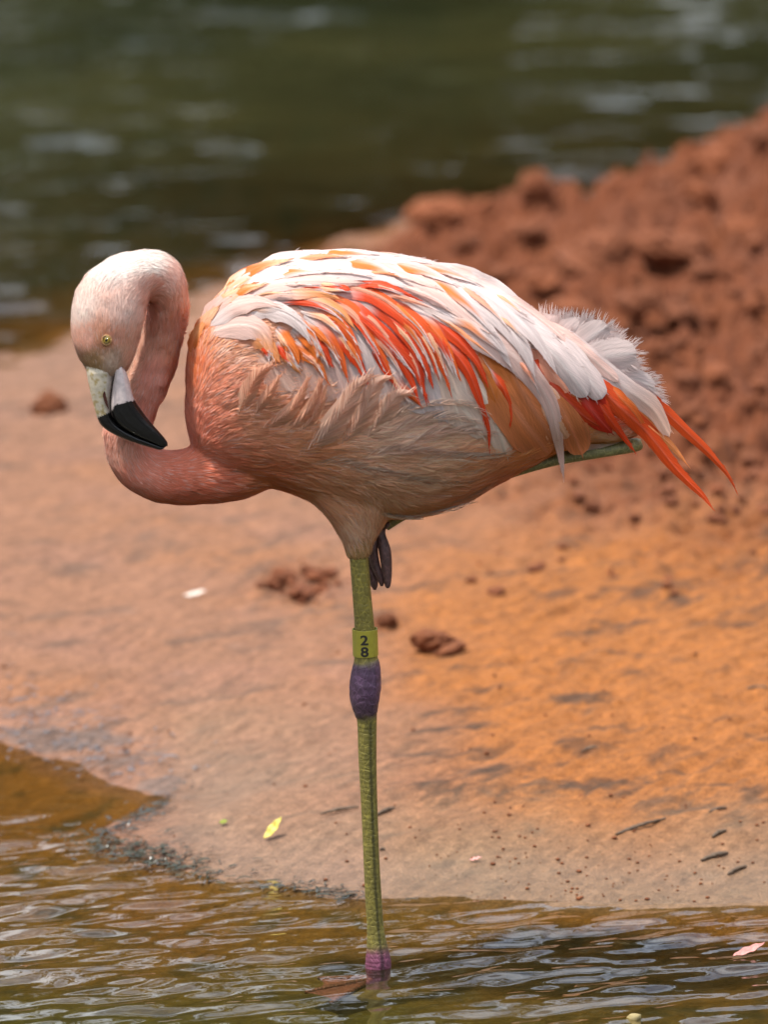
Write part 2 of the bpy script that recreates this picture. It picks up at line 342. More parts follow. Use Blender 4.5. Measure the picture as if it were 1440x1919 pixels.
# ------------------------------------------------------------------ water: one rippled sheet
wxs = axis([np.arange(-.84, .841, .0052), .84*1.17**np.arange(1, 38), -.84*1.17**np.arange(1, 38)])
wys = axis([np.arange(-.95, 1.35, .0042), np.arange(1.35, 3.2, .06), np.arange(3.2, 8.6, .0125), 8.6*1.15**np.arange(0, 24), -.95*1.17**np.arange(1, 26)])
WX, WY = np.meshgrid(wxs, wys); wx = WX.ravel(); wy = WY.ravel(); wz = np.zeros_like(wx)
reg = (np.abs(wx) < 1.2) & (wy > -1.2) & (wy < 9)
def ripples(mask, n, l0, l1, slope, th0, sp, seed):
    rng = np.random.default_rng(seed)
    for i in range(n):
        lam = l0*(l1/l0)**rng.random()**1.25; k = 2*np.pi/lam; th = math.radians(th0) + rng.normal(0, sp); ph = rng.uniform(0, 2*np.pi)
        wz[mask] += slope*(1.0 if lam < .09 else .85)/k*np.sin(k*(math.cos(th)*wx[mask] + math.sin(th)*wy[mask]) + ph)
ripples(reg & (wy < 2), 100, .019, .14, .0175, 117, .36, 21)
ripples(reg & (wy >= 2), 60, .06, .60, .0185, 100, .5, 5)
patch = 0.75 + 0.9*fbm(wx*1.7, wy*1.7, 3)
wpx, wpy = topx(np.stack([wx, wy, wx*0], -1))
calm = 1 - .93*sstep(1600, 1500, wpy)*(wy < 2)*sstep(430, 300, wpx)
calm = calm*(1-.5*np.exp(-(wx**2+(wy+.15)**2)/.14**2))
shore = sstep(0, .10, np.minimum(poly_dist(wx, wy, fw), 5))
wz *= np.clip(patch, .25, 1.5)*calm*(.35+.65*shore)*np.where(wy > 2, 1.0, 1.0)
bedh = terrain_h(wx, wy, False)[0]
dep = 1-np.exp(-np.clip(-bedh, 0, 5)*5.0)
wat = mesh_np('water', np.stack([wx, wy, wz], -1), grid_faces(len(wys), len(wxs)))
set_float(wat, np.clip(dep, 0, .97), 'depth')
link('pond_water', wat, M_WATER, kind='structure')

# ------------------------------------------------------------------ far-shore woodland (seen only as dark green reflection), plus trees added to cut fill
def woodland():
    rng = np.random.default_rng(4); vs = []; fs = []; off = 0
    spots = [(-24+48*i/33+rng.uniform(-.5, .5), rng.uniform(18, 24), rng.uniform(5.0, 7.2)) for i in range(34)]
    spots += [(sg*rng.uniform(15, 19), -20+44*i/13, rng.uniform(6, 9)) for sg in (-1, 1) for i in range(13)] + [(-17+34*i/13, rng.uniform(-26, -21), rng.uniform(4, 6)) for i in range(14)]  # unseen trees at sides and behind camera, added to hold back frontal sky light
    for i, (tx, ty, H) in enumerate(spots):
        ty += .02*tx*tx if i < 34 else 0
        nr_t = abs(tx) < 7 and ty > 0; nleaf = 3200 if nr_t else 900; nbl = 16
        blob = rng.normal(size=(nbl, 3))*np.array([1.1, 1.1, H*.24]) + np.array([tx, ty, H*.5+.6])
        ctr = blob[rng.integers(0, nbl, nleaf)] + rng.normal(size=(nleaf, 3))*.62
        ctr[:, 2] = np.clip(ctr[:, 2], .5, None)
        u = rng.normal(size=(nleaf, 3)); u /= np.linalg.norm(u, axis=1)[:, None]; w = np.cross(u, rng.normal(size=(nleaf, 3))); w /= np.linalg.norm(w, axis=1)[:, None]
        sz = rng.uniform(.12, .34, nleaf)[:, None]*(1 if nr_t else 2.2)
        q = np.stack([ctr-u*sz, ctr-w*sz*.55, ctr+u*sz, ctr+w*sz*.55], 1).reshape(-1, 3)
        vs.append(q); fs.append(np.arange(len(q)).reshape(-1, 4)+off); off += len(q)
        t = np.linspace(0, 2*np.pi, 8, endpoint=False)
        rings = [np.stack([tx+rr*np.cos(t), ty+rr*np.sin(t), np.full(8, zz)], -1) for rr, zz in ((.3, -.2), (.2, H*.4), (.1, H*.8))]
        vs.append(np.vstack(rings)); fs.append(grid_faces(3, 8, off, True)); off += 24
    me = mesh_np('woodland', np.vstack(vs), np.vstack(fs), False)
    link('woodland', me, M_LEAF, kind='stuff', label='dark green woodland mirrored from the far shore, plus unseen trees added around the pond to cut fill light', category='woodland')
woodland()

# ------------------------------------------------------------------ the flamingo
bird = link('flamingo', None, label='pink and orange flamingo standing on one leg in shallow water, head tucked down', category='flamingo')
BY = 0.012                                         # the body's mid plane
def closed_rings(rings):
    rings = np.asarray(rings); nr, nc = rings.shape[:2]
    v = np.vstack([rings.reshape(-1, 3), rings[0].mean(0)[None], rings[-1].mean(0)[None]])
    f = list(map(tuple, grid_faces(nr, nc, 0, True))); a = nr*nc; b = a+1
    for i in range(nc):
        f.append((a, (i+1) % nc, i)); f.append((b, (nr-1)*nc+i, (nr-1)*nc+(i+1) % nc))
    return v, f
def supe(t, e): c, s = np.cos(t), np.sin(t); return np.sign(c)*np.abs(c)**(2/e), np.sign(s)*np.abs(s)**(2/e)
TH = np.linspace(0, 2*np.pi, 40, endpoint=False)
def slices_x(tab, n=60, e=2.25):                   # (px, top, bottom, halfdepth px, Y)
    t = crom(np.array(tab, float), n); cx, cy = supe(TH, e); out = []
    for X0, a, b, d, Y0 in t:
        out.append(P(np.full(40, X0), (a+b)/2 - (b-a)/2*cx, Y0 + d*PXM*cy))
    return closed_rings(out)
def slices_y(tab, n=40, e=2.1):                    # (py, left, right, halfdepth px, Y)
    t = crom(np.array(tab, float), n); cx, cy = supe(TH, e); out = []
    for Y1, a, b, d, Y0 in t:
        out.append(P((a+b)/2 + (b-a)/2*cx, np.full(40, Y1), Y0 + d*PXM*cy))
    return closed_rings(out)
def tube_pts(path, n=80, nc=24):                   # (px, py, Y, radius px)
    t = crom(np.array(path, float), n); c = P(t[:, 0], t[:, 1], 0); c = np.array([P(a, b, Y0) for a, b, Y0, r in t])
    tan = np.gradient(c, axis=0); tan /= np.linalg.norm(tan, axis=1)[:, None]
    nrm = np.array([0, -1., 0]); rings = []; th = np.linspace(0, 2*np.pi, nc, endpoint=False)
    for i in range(n):
        u = nrm - tan[i]*(nrm@tan[i]); u /= np.linalg.norm(u); w = np.cross(tan[i], u); nrm = u
        rings.append(c[i] + t[i, 3]*PXM*(np.cos(th)[:, None]*u + np.sin(th)[:, None]*w))
    return rings, c, tan
torso = slices_x([(349, 676, 790, 18, BY), (357, 640, 822, 48, BY), (378, 592, 860, 80, BY), (414, 548, 889, 108, BY), (460, 513, 906, 128, BY), (520, 490, 913, 142, BY),
                  (600, 478, 940, 152, BY), (700, 480, 968, 156, BY), (790, 492, 966, 152, BY), (870, 520, 940, 142, BY), (930, 550, 906, 125, BY), (985, 582, 876, 105, BY),
                  (1045, 622, 845, 80, BY), (1105, 670, 828, 58, BY), (1160, 720, 824, 38, BY), (1195, 765, 815, 16, BY)])
neck = closed_rings(tube_pts([(500, 840, .012, 66), (430, 875, .012, 63), (370, 890, .014, 54), (305, 893, .018, 48), (256, 868, .022, 45), (238, 815, .026, 43), (260, 755, .029, 38), (287, 695, .029, 39), (302, 640, .028, 38), (311, 595, .020, 38), (313, 556, .006, 38), (297, 518, -.008, 42), (258, 515, -.018, 44), (222, 545, -.022, 50)], 110)[0])
head = slices_y([(474, 236, 280, 18, -.012), (484, 205, 284, 28, -.015), (500, 178, 290, 36, -.018), (530, 150, 290, 46, -.021), (565, 137, 277, 50, -.024), (600, 133, 268, 50, -.026), (635, 136, 261, 47, -.027),
                 (665, 145, 252, 40, -.028), (690, 160, 240, 33, -.028), (706, 170, 228, 24, -.028)])
thigh = slices_y([(870, 560, 790, 70, .004), (920, 575, 770, 66, .003), (955, 606, 742, 54, .001), (982, 627, 717, 42, .0), (1008, 641, 701, 31, 0), (1030, 650, 693, 23, 0), (1046, 656, 689, 17, 0)])
vv = []; ff = []
for v, f in (torso, neck, head, thigh):
    o = sum(len(q) for q in vv); vv.append(v); ff += [tuple(i+o for i in g) for g in f]
tmp = bpy.data.meshes.new('body_raw'); tmp.from_pydata(np.vstack(vv).tolist(), [], ff); tmp.update()
bm = bmesh.new(); bm.from_mesh(tmp); bmesh.ops.recalc_face_normals(bm, faces=bm.faces); bm.to_mesh(tmp); bm.free()
to = bpy.data.objects.new('tmp_body', tmp); COL.objects.link(to)
md = to.modifiers.new('r', 'REMESH'); md.mode = 'VOXEL'; md.voxel_size = 0.0032
ms = to.modifiers.new('s', 'SMOOTH'); ms.factor = 0.5; ms.iterations = 7
body_me = bpy.data.meshes.new_from_object(to.evaluated_get(bpy.context.evaluated_depsgraph_get()))
bpy.data.objects.remove(to); body_me.name = 'body'
body_me.polygons.foreach_set('use_smooth', np.ones(len(body_me.polygons), bool))
_n = len(body_me.vertices); _c = np.empty(_n*3, np.float32); body_me.vertices.foreach_get('co', _c); _c = _c.reshape(-1, 3).astype(float); _m = np.empty(_n*3, np.float32); body_me.vertices.foreach_get('normal', _m); _m = _m.reshape(-1, 3)
_c = _c + _m*(.0016*fbm(_c[:, 0]*42+_c[:, 1]*30, _c[:, 2]*42-_c[:, 1]*26, 3))[:, None]; body_me.vertices.foreach_set('co', _c.astype(np.float32).ravel()); body_me.update()
nb = len(body_me.vertices); bco = np.empty(nb*3, np.float32); body_me.vertices.foreach_get('co', bco); bco = bco.reshape(-1, 3).astype(float)
bno = np.empty(nb*3, np.float32); body_me.vertices.foreach_get('normal', bno); bno = bno.reshape(-1, 3).astype(float)
body_me.calc_loop_triangles(); tri = np.empty(len(body_me.loop_triangles)*3, np.int32); body_me.loop_triangles.foreach_get('vertices', tri); tri = tri.reshape(-1, 3)
BVH = BVHTree.FromPolygons(bco.tolist(), tri.tolist())

# plumage colours (albedo): control points in photo pixels
CP = np.array([
 (200, 495, .84, .70, .66), (265, 485, .84, .69, .64), (150, 590, .84, .66, .60), (225, 590, .80, .56, .49), (170, 640, .80, .58, .50), (200, 652, .66, .38, .22), (186, 642, .70, .44, .30), (214, 640, .74, .46, .36), (205, 668, .64, .52, .42), (180, 692, .50, .38, .20), (238, 672, .74, .53, .42), (205, 686, .60, .52, .44), (209, 672, .62, .53, .45), (180, 680, .55, .40, .22),
 (325, 520, .84, .62, .56), (290, 560, .80, .42, .33), (330, 600, .83, .48, .40), (290, 700, .82, .44, .37), (270, 770, .78, .38, .31), (215, 830, .80, .47, .38), (250, 890, .78, .36, .27), (320, 915, .76, .29, .19), (400, 900, .78, .30, .19),
 (352, 700, .80, .28, .11), (365, 610, .84, .36, .14), (360, 800, .82, .36, .25), (405, 730, .82, .42, .29), (430, 660, .86, .56, .42), (400, 590, .86, .60, .45), (430, 530, .86, .56, .36), (500, 495, .88, .78, .74),
 (480, 640, .86, .56, .40), (480, 780, .80, .47, .33), (560, 850, .78, .46, .29), (470, 900, .78, .36, .21), (600, 920, .78, .52, .36), (650, 990, .80, .62, .50), (670, 1035, .62, .50, .28), (700, 900, .80, .58, .44), (700, 800, .82, .66, .58),
 (780, 780, .84, .70, .64), (860, 790, .84, .68, .58), (780, 880, .80, .60, .46), (870, 880, .78, .48, .30), (940, 880, .80, .40, .17), (830, 940, .74, .44, .28), (900, 930, .72, .34, .18), (1000, 800, .86, .44, .12), (1000, 845, .86, .48, .18), (1060, 790, .86, .42, .12), (1110, 780, .6, .06, .02), (1100, 825, .86, .66, .50),
 (620, 620, .87, .74, .70), (760, 560, .88, .78, .76), (900, 640, .88, .78, .76), (1050, 680, .86, .62, .55), (1150, 750, .80, .35, .2), (600, 760, .82, .58, .46)], float)
hdr = (CP[:, 1] < 600) & (CP[:, 0] < 300)
CP[:, 2] *= 1.06; CP[:, 3] *= np.where(hdr, 1.10, .88); CP[:, 4] *= np.where(hdr, 1.08, .79)
for row in CP:
    if row[1] > 740 and row[0] > 420: row[2:] *= (1.08, 1.02, .93)
def plume_col(px, py):
    d2 = (px[:, None]-CP[:, 0])**2 + (py[:, None]-CP[:, 1])**2 + 60.0
    w = d2**-2.0; return (w @ CP[:, 2:])/w.sum(1)[:, None]
bpx, bpy_ = topx(bco)
set_col(body_me, plume_col(bpx, bpy_)*.92)
link('body', body_me, M_SKIN, bird)

# feather flow in photo pixels: x, y, dx, dy
FL = np.array([
 (200, 680, 0, -1), (150, 640, -.2, -1), (240, 660, .2, -1), (150, 560, .1, -1), (210, 580, 0, -1), (180, 510, .7, -.8), (230, 500, 1, -.3), (290, 490, 1, .4), (260, 540, .6, -.8), (340, 530, .3, 1), (320, 580, 0, 1), (310, 640, -.2, 1),
 (290, 700, -.3, 1), (265, 760, -.4, 1), (215, 810, -.2, 1), (215, 870, .5, 1), (270, 920, 1, .5), (340, 910, 1, .12), (420, 900, 1, .05), (350, 800, .25, -1), (348, 700, .05, -1), (365, 600, .45, -1), (410, 540, .9, -.7), (480, 500, 1, -.3),
 (380, 780, .8, -.5), (420, 720, .8, -.45), (450, 660, 1, -.15), (480, 620, 1, .1), (450, 800, 1, -.25), (520, 760, 1, -.35), (500, 860, 1, .05), (580, 820, 1, -.3), (480, 910, 1, .05), (560, 920, 1, .35), (610, 960, .75, .75), (640, 1000, .4, 1), (672, 1040, .05, 1), (690, 960, .1, 1), (720, 970, .35, .7),
 (660, 860, 1, .1), (720, 800, 1, -.45), (780, 770, 1, -.15), (850, 760, 1, .35), (780, 850, 1, -.1), (860, 850, 1, .12), (800, 930, 1, .1), (880, 920, 1, -.25), (940, 880, 1, -.35), (1000, 840, 1, -.2), (1100, 820, 1, -.1),
 (560, 500, 1, 0), (700, 490, 1, .1), (820, 510, 1, .4), (960, 580, 1, .7), (1100, 690, 1, .8), (650, 620, .8, .7), (800, 650, .7, .8), (900, 720, .6, .9)], float)
FL[:, 2:] /= np.linalg.norm(FL[:, 2:], axis=1)[:, None]
def flow(px, py):
    d2 = (px[:, None]-FL[:, 0])**2 + (py[:, None]-FL[:, 1])**2 + 100.0
    w = d2**-1.6; v = (w @ FL[:, 2:])/w.sum(1)[:, None]
    return np.stack([v[:, 0], np.zeros(len(px)), -v[:, 1]], -1)

def soft_normals(me, nv):
    nv = nv/(np.linalg.norm(nv, axis=1)[:, None]+1e-9)
    if len(nv) == len(me.vertices): me.normals_split_custom_set_from_vertices(nv.astype(np.float32))
def down(count, seed):
    r = np.random.default_rng(seed)
    A = bco[tri[:, 0]]; B = bco[tri[:, 1]]; C = bco[tri[:, 2]]; cr = np.cross(B-A, C-A); area = np.linalg.norm(cr, axis=1); fn = cr/(area[:, None]+1e-12)
    cpx, cpy = topx((A+B+C)/3)
    dens = np.where(fn[:, 1] < .35, 1.0, .35)
    dens *= 1 + 2.4*sstep(380, 300, cpx)                                            # finer on the neck and head
    wing = inside(cpx, cpy, [(470, 560), (560, 500), (900, 540), (1200, 760), (1000, 800), (880, 740), (640, 740), (520, 690)]) & (fn[:, 1] < 0)
    dens = np.where(wing, .06, dens)
    lore = inside(cpx, cpy, [(186, 668), (214, 661), (221, 686), (238, 704), (200, 715), (160, 712), (168, 697), (190, 692)]); dens = np.where(lore & (fn[:, 1] < 0), dens*.25, dens)
    pr = area*dens; pr /= pr.sum()
    t = r.choice(len(tri), count, p=pr); u = r.random(count); v = r.random(count); sw = u+v > 1; u[sw] = 1-u[sw]; v[sw] = 1-v[sw]
    p = A[t]*(1-u-v)[:, None] + B[t]*u[:, None] + C[t]*v[:, None]
    n = bno[tri[t, 0]]*(1-u-v)[:, None] + bno[tri[t, 1]]*u[:, None] + bno[tri[t, 2]]*v[:, None]; n /= np.linalg.norm(n, axis=1)[:, None]
    ppx, ppy = topx(p)
    col = plume_col(ppx, ppy)
    sh = np.exp(-((ppx-400)/62)**2-((ppy-590)/95)**2); dfl = flow(ppx, ppy); acr = ppx*dfl[:, 2] + ppy*dfl[:, 0]; alo = ppx*dfl[:, 0]-ppy*dfl[:, 2]
    st = fbm(acr/9.0, alo/55.0, 2); wt = (sstep(.05, .3, st)*sh)[:, None]; wo = (sstep(-.02, -.28, st)*sh)[:, None]
    col = col*(1-wt*.8)+np.array([.88, .74, .66])*wt*.8; col = col*(1-wo*.85)+np.array([.84, .30, .06])*wo*.85
    d = flow(ppx, ppy); big = sstep(330, 520, ppx); ang = (.18+.37*big)*fbm(ppx/45, ppy/45, 2) + r.normal(0, 1, count)*(.06+.07*big)
    d = np.stack([d[:, 0]*np.cos(ang)-d[:, 2]*np.sin(ang), d[:, 1], d[:, 0]*np.sin(ang)+d[:, 2]*np.cos(ang)], -1)
    big = sstep(330, 520, ppx)                                                       # longer on the body
    leg = sstep(930, 1000, ppy)
    L = (.0100 + .0145*big)*(1-.45*leg)*r.uniform(.7, 1.35, count)
    hd = (ppx < 275) & (ppy < 720); L = np.where(hd, L*.72, L)
    face = (ppx < 262) & (ppy > 640) & (ppy < 715); L = np.where(face, L*.75, L)
    belly = sstep(780, 840, ppy)*big*(1-leg); L *= 1 + .35*belly
    W = (.00040 + .00024*big)*r.uniform(.7, 1.3, count)
    lift = (.0007 + .0012*big)*r.uniform(.4, 1.6, count)
    S = 4; pts = np.empty((count, S, 3)); nn = np.empty((count, S, 3)); q = p.copy(); nq = n.copy(); wav = r.normal(0, .25, count)*big
    for s in range(S):
        pts[:, s] = q + nq*(lift*(.25+s/(S-1)))[:, None]; nn[:, s] = nq
        if s == S-1: break
        dd = d - nq*(d*nq).sum(1)[:, None]; dd /= np.linalg.norm(dd, axis=1)[:, None]+1e-9
        sd_ = np.cross(nq, dd); dd = dd + sd_*(wav*(s-.8))[:, None]
        q = q + dd*(L/(S-1))[:, None]
        for i in np.nonzero((big > .03) | (ppy > 800))[0]:
            loc, nr_, _, _ = BVH.find_nearest(q[i])
            q[i] = loc; nq[i] = nr_
    tan = np.gradient(pts, axis=1); side = np.cross(nn, tan); side /= np.linalg.norm(side, axis=2)[..., None]+1e-9
    side += nn*(r.normal(0, 1, count)*(.07+.16*big))[:, None, None]
    wp = np.array([.7, 1, .75, .06])
    lft = pts - side*(W[:, None]*wp)[..., None]; rgt = pts + side*(W[:, None]*wp)[..., None]
    verts = np.stack([lft, rgt], 2).reshape(-1, 3)
    base = np.arange(count)[:, None, None]*S*2 + np.arange(S-1)[None, :, None]*2
    faces = (base + np.array([0, 2, 3, 1])).reshape(-1, 4)
    cl = col*(1+r.uniform(-1, 1, count)*(.12+.04*big))[:, None]
    pale = (r.random(count) < .16)*r.uniform(.1, .45, count); cl = cl*(1-pale)[:, None] + np.array([.88, .78, .72])*pale[:, None]
    cl = np.repeat(cl[:, None], S, 1); cl = cl*np.array([.9, .97, 1.04, 1.08])[None, :, None]
    cl = np.repeat(cl.reshape(-1, 3), 2, 0)
    me = mesh_np('plumage', verts, faces); set_col(me, np.clip(cl, 0, .92))
    soft_normals(me, np.repeat((nn + .18*(side*r.normal(0, 1, count)[:, None, None])).reshape(-1, 3), 2, 0))
    return me
link('plumage', down(92000, 3), M_DOWN, bird, kind='stuff')

# depth of the body's near side under each photo pixel, continued smoothly past its outline
gx = np.arange(300, 1420, 8); gy = np.arange(430, 1000, 8); DM = np.full((len(gy), len(gx)), np.nan)
for j, yy in enumerate(gy):
    dr = ray(gx.astype(float), np.full(len(gx), float(yy)))
    for i in range(len(gx)):
        hit = BVH.ray_cast(Vector(CAM), Vector(dr[i]))
        if hit[0] is not None: DM[j, i] = hit[0].y
known = ~np.isnan(DM); D0 = np.where(known, DM, BY)
for it in range(400):
    a = np.pad(D0, 1, 'edge'); av = (a[:-2, 1:-1]+a[2:, 1:-1]+a[1:-1, :-2]+a[1:-1, 2:])/4
    D0 = np.where(known, DM, av)
a = np.pad(D0, 2, 'edge'); D0 = sum(a[i:i+D0.shape[0], j:j+D0.shape[1]] for i in range(5) for j in range(5))/25
def depth_at(px, py):
    fx = np.clip((np.asarray(px)-gx[0])/8, 0, len(gx)-1.001); fy = np.clip((np.asarray(py)-gy[0])/8, 0, len(gy)-1.001)
    i = fx.astype(int); j = fy.astype(int); u = fx-i; v = fy-j
    return D0[j, i]*(1-u)*(1-v)+D0[j, i+1]*u*(1-v)+D0[j+1, i]*(1-u)*v+D0[j+1, i+1]*u*v

WHITE = np.array([.70, .565, .53]); PINKW = np.array([.75, .50, .43]); TAUPE = np.array([.82, .62, .50]); ORANGE = np.array([.74, .165, .022]); RED = np.array([.72, .058, .007]); DEEP = np.array([.55, .025, .006])
PEACH = np.array([.84, .43, .25]); AMBER = np.array([.60, .165, .030]); SALMON = np.array([.80, .32, .20]); PALEO = np.array([.82, .31, .11])
fcount = [0]
def feather(name, pts, width, base, tip, lift, t0=.15, t1=.5, inner=None, tipround=.0, camber=2.0, N=24, M=11, edge=.0, over=0.0, split=1.0, fringe=16, fade=None, parent=bird, asym=0.0, hug=1.0, Yfix=None):
    """A feather traced by its shaft (photo pixels) and laid on the body: lift in mm above the skin."""
    fcount[0] += 1; r = np.random.default_rng(fcount[0]+100)
    path = crom(pts, N); t = np.linspace(0, 1, N); s = np.linspace(-1, 1, M)
    tan = np.gradient(path, axis=0); tan /= np.linalg.norm(tan, axis=1)[:, None]; nor = np.stack([-tan[:, 1], tan[:, 0]], -1)
    if tipround > 0:
        prof = np.minimum(1, (t/.18+.25)**.7)*np.sqrt(np.clip(1-np.clip((t-(1-tipround))/tipround, 0, 1)**2, 0, 1))
    else:
        prof = np.minimum(1, .35+t/.22)*np.clip((1-t)/.62, 0, 1)**.75
    prof = np.clip(prof, .015, 1)
    jl = 1 + .10*split*np.interp(t, np.linspace(0, 1, 9), r.normal(0, 1, 9)); jr = 1 + .10*split*np.interp(t, np.linspace(0, 1, 9), r.normal(0, 1, 9))
    wl = width/2*prof*jl*(1+asym); wr = width/2*prof*jr*(1-asym)
    off = np.where(s[None, :] < 0, s[None, :]*wl[:, None], s[None, :]*wr[:, None])
    pxs = path[:, 0][:, None] + nor[:, 0][:, None]*off; pys = path[:, 1][:, None] + nor[:, 1][:, None]*off
    # barbs sweep towards the tip
    sweep = np.abs(off)*.45*(1-.6*t)[:, None]; pxs = pxs + tan[:, 0][:, None]*sweep; pys = pys + tan[:, 1][:, None]*sweep
    dcen = depth_at(path[:, 0], path[:, 1]); dv = depth_at(pxs, pys)
    if Yfix is not None: dv = np.interp(t, [0, 1], Yfix)[:, None] + 0*dv
    else: dv = dcen[:, None]*(1-hug) + dv*hug
    cam_mm = camber*(np.abs(s)**1.6)[None, :]*(prof[:, None]) - .35*np.exp(-(s/.12)**2)[None, :]
    wavy = .5*split*np.interp(t, np.linspace(0, 1, 7), r.normal(0, 1, 7))[:, None]*s[None, :]
    yy = dv - (lift*(.45+.55*sstep(0, .55, t))[:, None] - cam_mm + wavy + over*t[:, None]**2)*.001
    verts = P(pxs.ravel(), pys.ravel(), yy.ravel())
    # colour
    jn = lambda a_: a_*np.interp(s, np.linspace(-1, 1, 5), r.normal(0, 1, 5))[None, :]
    tt = sstep(t0, t1, t[:, None] + jn(.05))[..., None]
    if fade is not None: tt = tt*sstep(1.0, fade, t[:, None] + jn(.07) + .25*np.abs(s)[None, :])[..., None]
    col = base*(1-tt) + tip*tt
    if inner is not None:
        k, sgn, amt = inner; kk = sstep(-.35, .65, sgn*s[None, :] + .3*np.sin(5*t+fcount[0])[:, None])[..., None]*amt
        col = col*(1-kk) + np.asarray(k)*kk
    if edge:
        e = (np.abs(s)**4)[None, :, None]*edge; col = col*(1-e) + WHITE*e
    rach = np.exp(-(s/.10)**2)[None, :, None]*.35; col = col*(1-rach) + np.clip(col*1.2+.14, 0, .9)*rach
    col = col*(1 + .05*r.normal(0, 1, (1, M, 1)))*r.uniform(.94, 1.05)
    vane = np.stack([np.broadcast_to((t*np.linalg.norm(np.diff(path, axis=0), axis=1).sum()*PXM)[:, None], off.shape), off*PXM, np.full(off.shape, fcount[0]*3.7)], -1).reshape(-1, 3)
    V = [verts]; F = [grid_faces(N, M)]; Cc = [col.reshape(-1, 3)]; U = [vane]; o = len(verts)
    if fringe:                                                        # loose barbs past both edges and round the tip
        g = verts.reshape(N, M, 3); gc = col
        for k in range(fringe):
            if r.random() < .3: i = N-1-int(r.integers(0, 3)); j = int(r.integers(0, M))
            else: i = int(r.integers(int(N*.25), N)); j = 0 if r.random() < .5 else M-1
            i0 = max(i-2, 0); root = g[i0, int(np.clip(j, 1, M-2))]; outv = g[i, j]-g[max(i-3, 0), M//2]; outv = outv/(np.linalg.norm(outv)+1e-9)
            al = g[min(i, N-1), M//2]-g[max(i-4, 0), M//2]; al = al/(np.linalg.norm(al)+1e-9)
            e0 = g[i, j] - outv*.002; Lb = r.uniform(.003, .015)*(1 if fringe > 60 else .5)
            d1 = outv + al*r.uniform(.0, .5) + r.normal(0, .12, 3); d1 /= np.linalg.norm(d1); d2 = d1 + al*.35 + r.normal(0, .1, 3); d2 /= np.linalg.norm(d2)
            a = e0; b = e0+d1*Lb*.55; c_ = b+d2*Lb*.5; sdv = np.cross(d1, [0, 1, 0]); sdv /= np.linalg.norm(sdv)+1e-9; w = .00042
            V.append(np.array([a-sdv*w, a+sdv*w, b-sdv*w*.8, b+sdv*w*.8, c_-sdv*w*.15, c_+sdv*w*.15])); F.append(np.array([(0, 1, 3, 2), (2, 3, 5, 4)])+o)
            Cc.append(np.repeat(gc[i, j][None]*r.uniform(.92, 1.08), 6, 0)); U.append(np.tile([[.0, .0, r.random()*50]], (6, 1))); o += 6
    me = mesh_np(name, np.vstack(V), np.vstack(F)); set_col(me, np.clip(np.vstack(Cc), .004, .92)); set_vec(me, np.vstack(U), 'vane')
    return link(name, me, M_FEATHER, parent)

